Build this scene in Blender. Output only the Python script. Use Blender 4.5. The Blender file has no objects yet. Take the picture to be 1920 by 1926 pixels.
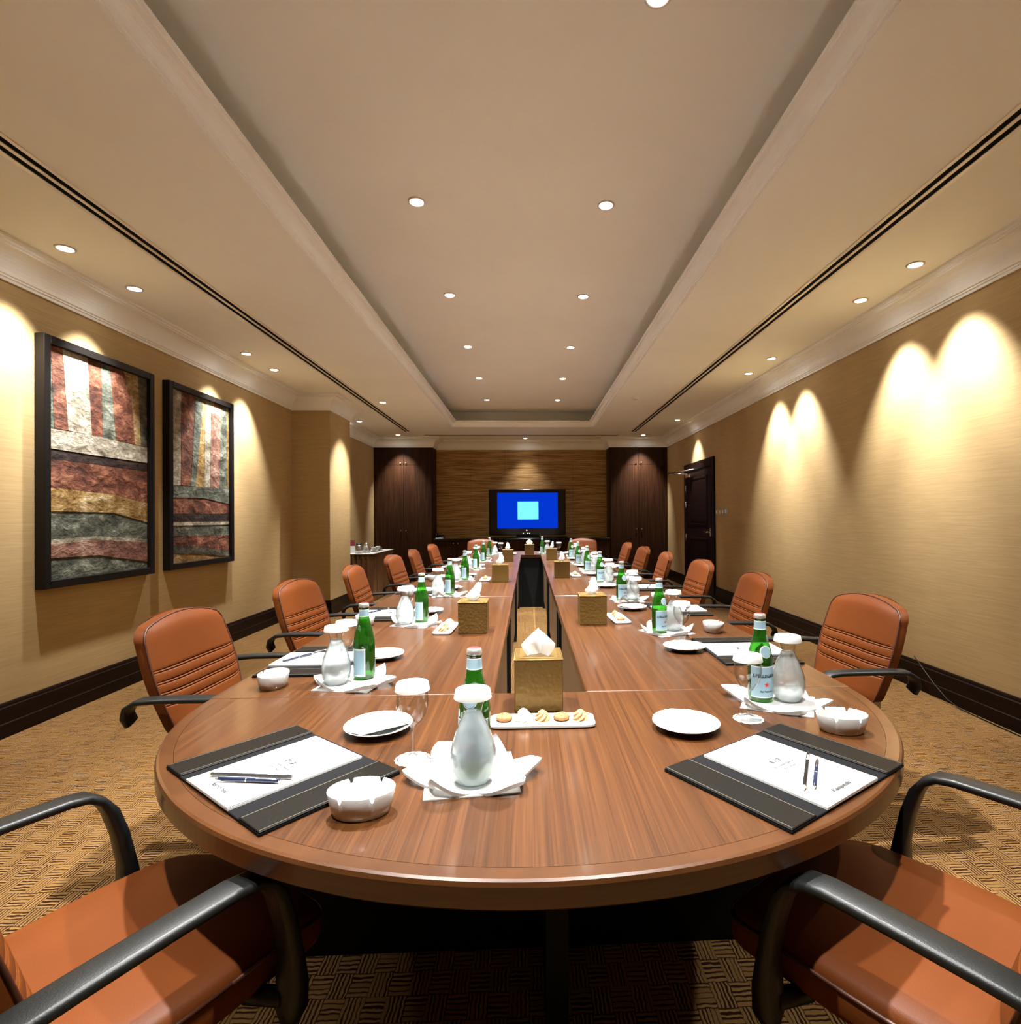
import bpy, math, random
from mathutils import Vector, Matrix

# ------------------------------------------------------------------ camera, world, exposure
FPX, PPX, PPY = 1042.27, 1038.32, 967.27          # photo frame 1920 x 1926
YAW, PITCH, ROLL = math.radians(2.465), math.radians(0.307), math.radians(-0.367)
CZ = 1.27
_fw = Vector((math.sin(YAW)*math.cos(PITCH), math.cos(YAW)*math.cos(PITCH), math.sin(PITCH)))
_r0 = Vector((math.cos(YAW), -math.sin(YAW), 0)); _u0 = _r0.cross(_fw)
_r = _r0*math.cos(ROLL)+_u0*math.sin(ROLL); _u = _u0*math.cos(ROLL)-_r0*math.sin(ROLL)
scene = bpy.context.scene
COL = scene.collection
cam = bpy.data.cameras.new('camera'); cam.sensor_fit = 'HORIZONTAL'; cam.sensor_width = 36
cam.lens = FPX/1920*36; cam.shift_x = (960-PPX)/1920; cam.shift_y = (PPY-963)/1920
cam.clip_start = .02; cam.clip_end = 60
camo = bpy.data.objects.new('camera', cam); COL.objects.link(camo)
camo.matrix_world = Matrix(((_r.x, _u.x, -_fw.x, 0), (_r.y, _u.y, -_fw.y, 0), (_r.z, _u.z, -_fw.z, CZ), (0, 0, 0, 1)))
scene.camera = camo
w = bpy.data.worlds.new('world'); scene.world = w; w.use_nodes = True
w.node_tree.nodes['Background'].inputs[0].default_value = (1, .85, .65, 1)
w.node_tree.nodes['Background'].inputs[1].default_value = 0.0
vs = scene.view_settings
vs.view_transform = 'Standard'; vs.look = 'None'; vs.gamma = 1; vs.use_curve_mapping = False
vs.exposure = 3.3
TRAY_W, WASH_W = 86.0, 36.0                       # lamp powers used by the downlight builder
LAMP_COL = (1.0, .99, .965)
scene.cycles.max_bounces = 8; scene.cycles.diffuse_bounces = 4; scene.cycles.glossy_bounces = 4
scene.cycles.transparent_max_bounces = 24; scene.cycles.transmission_bounces = 8
scene.cycles.caustics_reflective = False; scene.cycles.caustics_refractive = False
scene.cycles.sample_clamp_indirect = 6.0
scene.cycles.use_denoising = True
scene.cycles.use_adaptive_sampling = True; scene.cycles.adaptive_threshold = .05

rnd = random.Random(7)
def ray(x, y): return _fw+_r*((x-PPX)/FPX)-_u*((y-PPY)/FPX)
def atz(x, y, z): d = ray(x, y); t = (z-CZ)/d.z; return Vector((d.x*t, d.y*t, z))
def atx(x, y, X): d = ray(x, y); t = X/d.x; return Vector((X, d.y*t, CZ+d.z*t))
def aty(x, y, Y): d = ray(x, y); t = Y/d.y; return Vector((d.x*t, Y, CZ+d.z*t))

# ------------------------------------------------------------------ room numbers (metres)
XL, XR = -3.088, 2.855                # side walls
YB0, YC, YR = -1.7, 11.23, 11.67      # rear wall, cabinet fronts, back of the TV recess
PX, PY0, PY1 = -2.60, 7.39, 8.22      # pillar on the left wall
RX0, RX1 = -1.912, 1.66               # recess between the cabinets
ZCR, ZS, ZT = 2.694, 2.89, 3.20       # bottom of crown, soffit, tray ceiling
TX0, TX1, TY0, TY1 = -1.345, 1.185, -.3, 9.87   # tray opening
TT = .74                              # table top
S1, S2, S3, S4 = 1.68, 3.74, 5.80, 7.86          # table seams
TL, TR, GL, GR = -.945, .99, -.106, .172         # table sides, gap sides
TCX, TA, TB = .0225, .9675, .87

# ------------------------------------------------------------------ mesh helpers
class MB:
    def __init__(s): s.v = []; s.f = []; s.sm = []
    def add(s, vs_, fs, smooth=False):
        b = len(s.v); s.v += [tuple(p) for p in vs_]
        for f in fs: s.f.append(tuple(i+b for i in f)); s.sm.append(smooth)
        return s
    def box(s, x0, y0, z0, x1, y1, z1, bev=0.0):
        x0, x1 = min(x0, x1), max(x0, x1); y0, y1 = min(y0, y1), max(y0, y1); z0, z1 = min(z0, z1), max(z0, z1)
        if bev <= 0:
            s.add([(x0,y0,z0),(x1,y0,z0),(x1,y1,z0),(x0,y1,z0),(x0,y0,z1),(x1,y0,z1),(x1,y1,z1),(x0,y1,z1)],
                  [(3,2,1,0),(4,5,6,7),(0,1,5,4),(1,2,6,5),(2,3,7,6),(3,0,4,7)])
        else:
            b = bev
            lay = [(b, z0), (0, z0+b), (0, z1-b), (b, z1)]
            vv = []
            for i, z in lay:
                c = b
                vv += [(x0+i+c,y0+i,z),(x1-i-c,y0+i,z),(x1-i,y0+i+c,z),(x1-i,y1-i-c,z),(x1-i-c,y1-i,z),(x0+i+c,y1-i,z),(x0+i,y1-i-c,z),(x0+i,y0+i+c,z)]
            ff = [tuple(range(7, -1, -1)), tuple(range(24, 32))]
            for l in range(3):
                for k in range(8):
                    a, c2 = l*8+k, l*8+(k+1) % 8
                    ff.append((a, c2, c2+8, a+8))
            s.add(vv, ff)
        return s
    def lathe(s, prof, n=24, cx=0, cy=0, smooth=True, sx=1, sy=1, close=False):
        vv = []; ff = []
        for r_, z in prof:
            for k in range(n):
                a = 2*math.pi*k/n; vv.append((cx+r_*sx*math.cos(a), cy+r_*sy*math.sin(a), z))
        m = len(prof)
        for j in range(m-1):
            for k in range(n):
                k2 = (k+1) % n; ff.append((j*n+k, j*n+k2, (j+1)*n+k2, (j+1)*n+k))
        if prof[0][0] > 1e-6 and close: ff.append(tuple(range(n-1, -1, -1)))
        if prof[-1][0] > 1e-6 and close: ff.append(tuple((m-1)*n+k for k in range(n)))
        return s.add(vv, ff, smooth)
    def tube(s, pts, r_, n=8, smooth=True, flat=None, side=None):
        # tube along pts; flat=(half width, half height) gives a flat oval section with width along `side`
        P = [Vector(p) for p in pts]; vv = []; ff = []
        for i, p in enumerate(P):
            t = (P[min(i+1, len(P)-1)]-P[max(i-1, 0)]).normalized()
            a = Vector(side) if side else (Vector((0, 0, 1)) if abs(t.z) < .9 else Vector((1, 0, 0)))
            a = (a-t*a.dot(t)).normalized(); b = t.cross(a)
            rr = r_[i] if isinstance(r_, (list, tuple)) else r_
            for k in range(n):
                q = 2*math.pi*k/n
                if flat:
                    c, d = math.cos(q), math.sin(q)
                    ex = .5
                    c = math.copysign(abs(c)**ex, c); d = math.copysign(abs(d)**ex, d)
                    f0 = flat[i] if isinstance(flat, list) else flat
                    vv.append(p+a*(c*f0[0])+b*(d*f0[1]))
                else: vv.append(p+a*(math.cos(q)*rr)+b*(math.sin(q)*rr))
        for i in range(len(P)-1):
            for k in range(n):
                k2 = (k+1) % n; ff.append((i*n+k, i*n+k2, (i+1)*n+k2, (i+1)*n+k))
        ff.append(tuple(range(n-1, -1, -1))); ff.append(tuple((len(P)-1)*n+k for k in range(n)))
        return s.add(vv, ff, smooth)
    def prism(s, poly, z0, z1):
        n = len(poly)
        return s.add([(x, y, z0) for x, y in poly]+[(x, y, z1) for x, y in poly],
                     [tuple(range(n-1, -1, -1)), tuple(range(n, 2*n))]+[(i, (i+1) % n, n+(i+1) % n, n+i) for i in range(n)])
    def grid(s, fn, nu, nv, smooth=True, wrapu=False):
        vv = [fn(i/nu, j/nv) for j in range(nv+1) for i in range(nu if wrapu else nu+1)]
        c = nu if wrapu else nu+1; ff = []
        for j in range(nv):
            for i in range(nu):
                i2 = (i+1) % c; ff.append((j*c+i, j*c+i2, (j+1)*c+i2, (j+1)*c+i))
        return s.add(vv, ff, smooth)
    def sweep(s, path, prof, closed=False, smooth=False):
        n = len(path); P = [Vector(p) for p in path]; vv = []; ff = []
        def nrm(a, b): d = (b-a).normalized(); return Vector((d.y, -d.x))
        for i, p in enumerate(P):
            if closed or 0 < i < n-1:
                n1 = nrm(P[i-1], p); n2 = nrm(p, P[(i+1) % n]); m = (n1+n2)/(1+n1.dot(n2))
            elif i == 0: m = nrm(p, P[1])
            else: m = nrm(P[i-1], p)
            for o, z in prof: vv.append((p.x+m.x*o, p.y+m.y*o, z))
        k = len(prof)
        for i in range(n if closed else n-1):
            j = (i+1) % n
            for q in range(k-1): ff.append((i*k+q, j*k+q, j*k+q+1, i*k+q+1))
        return s.add(vv, ff, smooth)
    def mesh(s, name):
        me = bpy.data.meshes.new(name); me.from_pydata(s.v, [], s.f)
        for p, q in zip(me.polygons, s.sm): p.use_smooth = q
        me.update(); return me

def obj(name, mb, mat, parent=None, loc=None, rotz=None, label=None):
    me = mb.mesh(name) if isinstance(mb, MB) else mb
    if mat is not None and not me.materials: me.materials.append(mat)
    o = bpy.data.objects.new(name, me); COL.objects.link(o)
    if parent: o.parent = parent
    if loc is not None: o.location = loc
    if rotz is not None: o.rotation_euler = (0, 0, rotz)
    if label: o['label'] = label
    return o
def tag(o, label, cat, group=None, kind=None):
    o['label'] = label; o['category'] = cat
    if group: o['group'] = group
    if kind: o['kind'] = kind
    return o
def thing(name, label, cat, loc=(0, 0, 0), rotz=0, group=None):
    o = bpy.data.objects.new(name, None); COL.objects.link(o); o.empty_display_size = .05
    o.location = loc; o.rotation_euler = (0, 0, rotz)
    return tag(o, label, cat, group)
def struct(name, mb, mat, label=None):
    o = obj(name, mb, mat); o['kind'] = 'structure'
    if label: o['label'] = label
    return o
def copy_tree(o, parent=None):
    c = o.copy(); COL.objects.link(c); c.parent = parent
    for ch in list(o.children): copy_tree(ch, c)
    return c

# ------------------------------------------------------------------ materials
def pmat(name, col, rough=.5, metal=0, coat=0, spec=.5, emit=None, estr=0):
    m = bpy.data.materials.new(name); m.use_nodes = True; b = m.node_tree.nodes['Principled BSDF']
    b.inputs['Base Color'].default_value = (*col, 1); b.inputs['Roughness'].default_value = rough
    b.inputs['Metallic'].default_value = metal; b.inputs['Coat Weight'].default_value = coat
    b.inputs['Coat Roughness'].default_value = .12; b.inputs['Specular IOR Level'].default_value = spec
    if emit: b.inputs['Emission Color'].default_value = (*emit, 1); b.inputs['Emission Strength'].default_value = estr
    return m
def noisy(name, stops, scale, rough=.5, bump=0.0, detail=4, nscale=1.0, coat=0, spec=.5, metal=0, dist=0.0, fine=None, bdist=.002):
    m = pmat(name, stops[0][1], rough, metal, coat, spec); nt = m.node_tree; N = nt.nodes; L = nt.links
    b = N['Principled BSDF']
    tc = N.new('ShaderNodeTexCoord'); mp = N.new('ShaderNodeMapping'); mp.inputs['Scale'].default_value = scale
    nz = N.new('ShaderNodeTexNoise'); nz.inputs['Scale'].default_value = nscale; nz.inputs['Detail'].default_value = detail
    nz.inputs['Roughness'].default_value = .6; nz.inputs['Distortion'].default_value = dist
    L.new(tc.outputs['Object'], mp.inputs['Vector']); L.new(mp.outputs[0], nz.inputs['Vector'])
    cr = N.new('ShaderNodeValToRGB'); e = cr.color_ramp.elements
    while len(e) < len(stops): e.new(.5)
    for i, (p, c) in enumerate(stops): e[i].position = p; e[i].color = (*c, 1)
    L.new(nz.outputs['Fac'], cr.inputs[0])
    out = cr.outputs[0]
    if fine:
        mp2 = N.new('ShaderNodeMapping'); mp2.inputs['Scale'].default_value = fine[0]
        n2 = N.new('ShaderNodeTexNoise'); n2.inputs['Scale'].default_value = 1; n2.inputs['Detail'].default_value = 2
        L.new(tc.outputs['Object'], mp2.inputs['Vector']); L.new(mp2.outputs[0], n2.inputs['Vector'])
        mx = N.new('ShaderNodeMix'); mx.data_type = 'RGBA'; mx.blend_type = 'MULTIPLY'; mx.inputs[0].default_value = fine[1]
        c2 = N.new('ShaderNodeValToRGB'); c2.color_ramp.elements[0].position = .3; c2.color_ramp.elements[1].position = .65
        L.new(n2.outputs['Fac'], c2.inputs[0])
        L.new(out, mx.inputs[6]); L.new(c2.outputs[0], mx.inputs[7]); out = mx.outputs[2]
    L.new(out, b.inputs['Base Color'])
    if bump:
        bp = N.new('ShaderNodeBump'); bp.inputs['Strength'].default_value = bump; bp.inputs['Distance'].default_value = bdist
        L.new(nz.outputs['Fac'], bp.inputs['Height']); L.new(bp.outputs[0], b.inputs['Normal'])
    return m
def carpet_mat():
    m = pmat('carpet_loop', (.3, .18, .07), .95, spec=.1); nt = m.node_tree; N = nt.nodes; L = nt.links
    b = N['Principled BSDF']
    tc = N.new('ShaderNodeTexCoord'); sp = N.new('ShaderNodeSeparateXYZ')
    dn = N.new('ShaderNodeTexNoise'); dn.inputs['Scale'].default_value = 45; dn.inputs['Detail'].default_value = 1
    L.new(tc.outputs['Object'], dn.inputs['Vector'])
    va = N.new('ShaderNodeVectorMath'); va.operation = 'MULTIPLY_ADD'
    va.inputs[1].default_value = (.009, .009, 0)
    L.new(dn.outputs['Color'], va.inputs[0]); L.new(tc.outputs['Object'], va.inputs[2]); L.new(va.outputs[0], sp.inputs[0])
    def M(op, a, b_=None):
        n = N.new('ShaderNodeMath'); n.operation = op
        for i, x in enumerate((a, b_)):
            if x is None: continue
            if isinstance(x, (int, float)): n.inputs[i].default_value = x
            else: L.new(x, n.inputs[i])
        return n.outputs[0]
    cx = M('DIVIDE', sp.outputs[0], .054); cy = M('DIVIDE', sp.outputs[1], .079)
    fx, fy = M('FLOOR', cx), M('FLOOR', cy)
    par = M('FLOORED_MODULO', M('ADD', fx, fy), 2.0)
    ux, uy = M('FRACT', cx), M('FRACT', cy)
    s = M('ADD', M('MULTIPLY', ux, par), M('MULTIPLY', uy, M('SUBTRACT', 1.0, par)))
    st = M('PINGPONG', M('MULTIPLY', s, 5.0), .5)
    cmb = N.new('ShaderNodeCombineXYZ'); L.new(fx, cmb.inputs[0]); L.new(fy, cmb.inputs[1]); L.new(M('FLOOR', M('MULTIPLY', s, 5.0)), cmb.inputs[2])
    wn = N.new('ShaderNodeTexWhiteNoise'); L.new(cmb.outputs[0], wn.inputs['Vector'])
    thr = M('ADD', M('MULTIPLY', wn.outputs['Value'], .26), .04)
    edge = N.new('ShaderNodeMapRange'); edge.interpolation_type = 'SMOOTHSTEP'
    L.new(st, edge.inputs[0]); L.new(M('SUBTRACT', thr, .07), edge.inputs[1]); L.new(M('ADD', thr, .09), edge.inputs[2])
    c1 = N.new('ShaderNodeMix'); c1.data_type = 'RGBA'; c1.inputs[6].default_value = (.022, .0065, .003, 1)
    c2 = N.new('ShaderNodeMix'); c2.data_type = 'RGBA'; c2.inputs[6].default_value = (.158, .083, .026, 1); c2.inputs[7].default_value = (.228, .130, .045, 1)
    L.new(wn.outputs['Value'], c2.inputs[0]); L.new(c2.outputs[2], c1.inputs[7]); L.new(edge.outputs[0], c1.inputs[0])
    L.new(c1.outputs[2], b.inputs['Base Color'])
    bp = N.new('ShaderNodeBump'); bp.inputs['Strength'].default_value = .5; bp.inputs['Distance'].default_value = .004
    L.new(edge.outputs[0], bp.inputs['Height']); L.new(bp.outputs[0], b.inputs['Normal'])
    return m
def thin_glass(name, tint=(1, 1, 1), edge=(.30, .33, .34), milk=0.0, milkcol=(1, 1, 1), ior=1.45):
    m = bpy.data.materials.new(name); m.use_nodes = True; nt = m.node_tree; N = nt.nodes; L = nt.links
    N.remove(N['Principled BSDF']); out = N['Material Output']
    lw = N.new('ShaderNodeLayerWeight'); lw.inputs[0].default_value = .35
    mc = N.new('ShaderNodeMix'); mc.data_type = 'RGBA'; mc.inputs[6].default_value = (*tint, 1); mc.inputs[7].default_value = (*edge, 1)
    pw = N.new('ShaderNodeMath'); pw.operation = 'POWER'; pw.inputs[1].default_value = 1.6
    L.new(lw.outputs['Facing'], pw.inputs[0]); L.new(pw.outputs[0], mc.inputs[0])
    tr = N.new('ShaderNodeBsdfTransparent'); L.new(mc.outputs[2], tr.inputs[0])
    gl = N.new('ShaderNodeBsdfGlossy'); gl.inputs['Roughness'].default_value = .03
    f5 = N.new('ShaderNodeMath'); f5.operation = 'POWER'; f5.inputs[1].default_value = 4.0; lw2 = N.new('ShaderNodeLayerWeight'); lw2.inputs[0].default_value = .5
    L.new(lw2.outputs['Facing'], f5.inputs[0]); fr = N.new('ShaderNodeMath'); fr.operation = 'MULTIPLY_ADD'; fr.inputs[1].default_value = .85; fr.inputs[2].default_value = .07
    L.new(f5.outputs[0], fr.inputs[0])
    mx = N.new('ShaderNodeMixShader'); L.new(fr.outputs[0], mx.inputs[0])
    base = tr.outputs[0]
    if milk:
        df = N.new('ShaderNodeBsdfDiffuse'); df.inputs[0].default_value = (*milkcol, 1)
        tl = N.new('ShaderNodeBsdfTranslucent'); tl.inputs[0].default_value = (*milkcol, 1)
        ms = N.new('ShaderNodeMixShader'); ms.inputs[0].default_value = .5; L.new(df.outputs[0], ms.inputs[1]); L.new(tl.outputs[0], ms.inputs[2])
        mk = N.new('ShaderNodeMixShader'); mk.inputs[0].default_value = milk; L.new(base, mk.inputs[1]); L.new(ms.outputs[0], mk.inputs[2]); base = mk.outputs[0]
    L.new(base, mx.inputs[1]); L.new(gl.outputs[0], mx.inputs[2]); L.new(mx.outputs[0], out.inputs[0])
    return m
def emat(name, col, st):
    m = bpy.data.materials.new(name); m.use_nodes = True; nt = m.node_tree; nt.nodes.remove(nt.nodes['Principled BSDF'])
    e = nt.nodes.new('ShaderNodeEmission'); e.inputs[0].default_value = (*col, 1); e.inputs[1].default_value = st
    nt.links.new(e.outputs[0], nt.nodes['Material Output'].inputs[0]); return m

M_wall = noisy('wall_grasscloth', [(.3, (.40, .272, .118)), (.7, (.50, .350, .160))], (4, 4, 190), .8, .12, 3, fine=((1.2, 1.2, .6), .16))
M_rec = noisy('recess_grasscloth', [(.30, (.075, .03, .009)), (.45, (.27, .145, .048)), (.72, (.56, .36, .155))], (2.2, 2.2, 75), .75, .3, 5, spec=.3)
M_ceil = noisy('ceiling_paint', [(.4, (.83, .835, .775)), (.6, (.855, .86, .80))], (1, 1, 1), .8)
M_trim = noisy('trim_paint', [(.4, (.82, .83, .80)), (.6, (.85, .86, .83))], (2, 2, 2), .55)
M_dark = noisy('dark_stained_wood', [(.3, (.005, .0017, .001)), (.7, (.011, .0036, .0022))], (3, 3, 40), .45, 0, 3, spec=.15)
M_cab = noisy('wenge_veneer', [(.3, (.012, .0042, .0015)), (.5, (.026, .0092, .0032)), (.72, (.050, .019, .007))], (60, 60, 1.6), .45, .05, 4, spec=.14)
M_tab = noisy('table_veneer', [(.28, (.038, .0122, .0030)), (.5, (.064, .0218, .0054)), (.72, (.090, .033, .0088))], (75, .55, 75), .32, 0, 4, coat=.2, spec=.35, fine=((420, 3, 420), .45))
M_band = noisy('table_edge_veneer', [(.3, (.042, .0138, .0034)), (.7, (.068, .0240, .0062))], (9, 9, 160), .28, 0, 4, coat=.4)
M_inner = noisy('modesty_veneer', [(.3, (.07, .033, .012)), (.7, (.13, .068, .027))], (50, 50, 1.5), .45, 0, 4)
M_carpet = carpet_mat()
M_leather = noisy('tan_leather', [(.35, (.095, .0235, .0042)), (.65, (.111, .0285, .0053))], (3, 3, 3), .5, 0, 3, spec=.14)
def _leather_bump(m, sc, st):
    nt = m.node_tree; N = nt.nodes; L = nt.links; tc = N.new('ShaderNodeTexCoord'); v = N.new('ShaderNodeTexVoronoi'); v.inputs['Scale'].default_value = sc
    L.new(tc.outputs['Object'], v.inputs['Vector']); bp = N.new('ShaderNodeBump'); bp.inputs['Strength'].default_value = st; bp.inputs['Distance'].default_value = .001
    L.new(v.outputs['Distance'], bp.inputs['Height']); L.new(bp.outputs[0], N['Principled BSDF'].inputs['Normal'])
_leather_bump(M_leather, 350, .12)
M_pipe = pmat('leather_piping', (.05, .0115, .003), .5)
M_arm = pmat('black_arm_leather', (.006, .0065, .006), .42, spec=.35); _leather_bump(M_arm, 400, .15)
M_blk = pmat('black_plastic', (.004, .004, .004), .45, spec=.3)
M_satin = pmat('black_panel', (.003, .004, .004), .55, spec=.2)
M_chrome = pmat('chrome', (.8, .8, .8), .15, metal=1)
M_pad = pmat('black_pad_leather', (.005, .0042, .003), .42, spec=.13); _leather_bump(M_pad, 500, .1)
M_felt = pmat('black_pad_suede', (.006, .006, .0065), .8, spec=.08)
M_thread = pmat('pad_stitching', (.10, .09, .07), .6)
M_white = pmat('white_porcelain', (.50, .495, .475), .15, coat=.2)
M_paper = pmat('white_paper', (.62, .62, .605), .75)
M_cover = pmat('paper_cover', (.46, .45, .425), .8)
M_cloth = noisy('white_napkin_cloth', [(.4, (.50, .49, .47)), (.6, (.53, .52, .50))], (200, 200, 200), .85, .1, 2)
M_tissue = pmat('tissue_paper', (.66, .645, .62), .85)
def _sheer(m, f):
    nt = m.node_tree; N = nt.nodes; L = nt.links; out = N['Material Output']; old = out.inputs[0].links[0].from_socket
    t_ = N.new('ShaderNodeBsdfTranslucent'); t_.inputs[0].default_value = (.8, .79, .77, 1); mx = N.new('ShaderNodeMixShader'); mx.inputs[0].default_value = f
    L.new(old, mx.inputs[1]); L.new(t_.outputs[0], mx.inputs[2]); L.new(mx.outputs[0], out.inputs[0])
_sheer(M_tissue, .55); _sheer(M_cloth, .25)
M_ink = pmat('grey_print', (.03, .03, .033), .7)
M_ink2 = pmat('pale_print', (.12, .12, .125), .7)
M_glass = thin_glass('clear_glass', (.97, .98, .98))
M_water = thin_glass('iced_water', (.93, .97, .98), (.86, .92, .93), milk=.50, milkcol=(.88, .96, .99), ior=1.33)
def _water():
    m = M_water; nt = m.node_tree; N = nt.nodes; L = nt.links; out = N['Material Output']; old = out.inputs[0].links[0].from_socket
    g = N.new('ShaderNodeBsdfGlass'); g.inputs['IOR'].default_value = 1.33; g.inputs['Roughness'].default_value = .02; g.inputs[0].default_value = (.96, .985, .99, 1)
    mx = N.new('ShaderNodeMixShader'); mx.inputs[0].default_value = .34; L.new(old, mx.inputs[1]); L.new(g.outputs[0], mx.inputs[2]); L.new(mx.outputs[0], out.inputs[0])
_water()
M_green = thin_glass('green_glass', (.20, .56, .14), (.010, .09, .012), milk=.28, milkcol=(.022, .20, .016), ior=1.5)
M_label = pmat('pale_blue_label', (.24, .37, .44), .5)
M_labelw = pmat('label_border', (.6, .64, .64), .5)
M_txt = pmat('label_lettering', (.004, .009, .02), .5)
M_star = pmat('red_star', (.5, .03, .012), .5)
M_cap = pmat('crown_cap', (.62, .60, .57), .3, metal=.8); M_capt = pmat('cap_print', (.16, .03, .03), .4)
M_brass = noisy('hammered_brass', [(.3, (.105, .058, .012)), (.7, (.16, .095, .024))], (5, 5, 5), .42, 0, 2, metal=.55)
def _hammer(m):
    nt = m.node_tree; N = nt.nodes; L = nt.links; tc = N.new('ShaderNodeTexCoord'); v = N.new('ShaderNodeTexVoronoi'); v.inputs['Scale'].default_value = 95
    v.feature = 'SMOOTH_F1'
    L.new(tc.outputs['Object'], v.inputs['Vector']); bp = N.new('ShaderNodeBump'); bp.inputs['Strength'].default_value = .55; bp.inputs['Distance'].default_value = .003
    L.new(v.outputs['Distance'], bp.inputs['Height']); L.new(bp.outputs[0], N['Principled BSDF'].inputs['Normal'])
_hammer(M_brass)
M_brass2 = pmat('brass_edge', (.30, .19, .06), .3, metal=.7)
M_cookie = noisy('baked_cookie', [(.35, (.22, .085, .024)), (.65, (.36, .17, .058))], (90, 90, 90), .85, .6, 3)
M_swirl = noisy('butter_swirl', [(.35, (.28, .13, .04)), (.65, (.48, .28, .11))], (60, 60, 60), .7, .2, 3)
M_mering = pmat('meringue', (.68, .62, .52), .6)
M_chip = pmat('chocolate_chip', (.06, .025, .012), .5)
M_penc = pmat('black_pencil', (.005, .004, .004), .35)
M_wood = pmat('sharpened_wood', (.62, .40, .22), .7)
M_pen = pmat('navy_pen', (.006, .011, .035), .3)
M_tv = pmat('gloss_black', (.0025, .0025, .003), .18, coat=.2)
M_scr = emat('screen_blue', (.001, .030, .52), .125)
M_sq = emat('screen_cyan', (.16, .95, 1.0), .15)
M_lamp = emat('lamp_glow', (1, .97, .93), 6.0)
M_ring = pmat('lamp_trim', (.62, .58, .52), .35, metal=.6)
M_slot = pmat('slot_black', (.001, .0008, .0008), .9, spec=.1)
M_slotm = pmat('slot_frame', (.72, .69, .62), .4)
M_skirt = noisy('brown_skirt', [(.35, (.055, .021, .006)), (.65, (.10, .043, .013))], (30, 30, 1.5), .45, 0, 2)
M_ltan = pmat('brushed_steel', (.55, .53, .5), .3, metal=1)
M_red = pmat('maroon_card', (.20, .02, .02), .5)

# ------------------------------------------------------------------ the room
fl = struct('floor', MB().add([(XL-.3, YB0-.3, 0), (XR+.3, YB0-.3, 0), (XR+.3, YR+.3, 0), (XL-.3, YR+.3, 0)], [(0, 1, 2, 3)]), M_carpet, 'brown gold basketweave loop carpet')
wl = [(XL, YB0), (XL, PY0), (PX, PY0), (PX, PY1), (XL, PY1), (XL, YC+.5)]
def wallmesh(path, z1):
    m = MB()
    for (a, b) in zip(path[:-1], path[1:]): m.add([(*a, 0), (*b, 0), (*b, z1), (*a, z1)], [(0, 1, 2, 3)])
    return m
struct('wall_left', wallmesh(wl, ZS+.02), M_wall, 'tan grasscloth wall with square pillar')
struct('wall_right', wallmesh([(XR, YC+.5), (XR, YB0)], ZS+.02), M_wall, 'tan grasscloth wall washed by downlights')
struct('wall_rear', wallmesh([(XR, YB0), (XL, YB0)], ZS+.02), M_wall)
wb = struct('wall_back', wallmesh([(XL, YR+.02), (XR, YR+.02)], ZS+.02), M_dark)
nP = 5
for i in range(nP):                                             # wallcovering drops butted side by side
    a = RX0+(RX1-RX0)*i/nP; b = RX0+(RX1-RX0)*(i+1)/nP
    obj('wallcovering_panel', MB().box(a+.0015, YR-.004, .8, b-.0015, YR+.01, ZCR+.05), M_rec, wb)
c = MB()
for (x0, y0, x1, y1) in ((XL-.2, YB0-.2, TX0, YR+.2), (TX1, YB0-.2, XR+.2, YR+.2), (TX0, TY1, TX1, YR+.2), (TX0, YB0-.2, TX1, TY0)):
    c.add([(x0, y0, ZS), (x0, y1, ZS), (x1, y1, ZS), (x1, y0, ZS)], [(0, 1, 2, 3)])
ce = struct('ceiling', c, M_ceil, 'beige painted ceiling with long recessed tray')
SB = .30                                                         # set back of the tray wall behind its lip
tp = [(TX0-SB, TY0-SB), (TX1+SB, TY0-SB), (TX1+SB, TY1+SB), (TX0-SB, TY1+SB)]
t = MB().add([(x, y, ZT) for x, y in tp], [(3, 2, 1, 0)])
for i in range(4):
    a, b = tp[i], tp[(i+1) % 4]; t.add([(*a, ZS+.06), (*b, ZS+.06), (*b, ZT), (*a, ZT)], [(0, 1, 2, 3)])
obj('tray', t, M_ceil, ce)
# moulding round the tray mouth: climbs from the soffit inward to a lip, then a shelf back to the tray wall
lip = [(0, ZS), (0, ZS-.012), (.010, ZS-.012), (.010, ZS-.004), (.020, ZS-.004), (.020, ZS+.004), (.030, ZS+.008)]
lip += [(.030+.045*(1-math.cos(q)), ZS+.008+.055*math.sin(q)) for q in [math.pi/2*k/6 for k in range(1, 7)]]
lip += [(.082, ZS+.063), (.082, ZS+.072), (.092, ZS+.074), (.092, ZS+.088), (.08, ZS+.092), (-SB, ZS+.092)]
tm = MB().sweep([(TX0, TY0), (TX0, TY1), (TX1, TY1), (TX1, TY0)], lip, True)
struct('trim_1', tm, M_trim, 'white moulding round the ceiling tray')
crown_path = [(XL, YB0), (XL, PY0), (PX, PY0), (PX, PY1), (XL, PY1), (XL, YC), (RX0, YC), (RX0, YR), (RX1, YR), (RX1, YC), (XR, YC), (XR, YB0)]
cp = [(0, ZCR-.004), (.014, ZCR-.004), (.014, ZCR+.014), (.022, ZCR+.016), (.022, ZCR+.026), (.030, ZCR+.030)]
cp += [(.030+.100*(1-math.cos(q)), ZCR+.030+.118*math.sin(q)) for q in [math.pi/2*k/8 for k in range(1, 9)]]
cp += [(.138, ZCR+.150), (.138, ZCR+.158), (.150, ZCR+.160), (.150, ZCR+.174), (.166, ZCR+.178), (.166, ZS)]
struct('trim_2', MB().sweep(crown_path, cp, True), M_trim, 'white cove crown moulding along the walls')
bp_ = [(0, .20), (.012, .20), (.016, .19), (.016, .178), (.022, .172), (.022, .085), (.028, .08), (.030, .0)]
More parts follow.
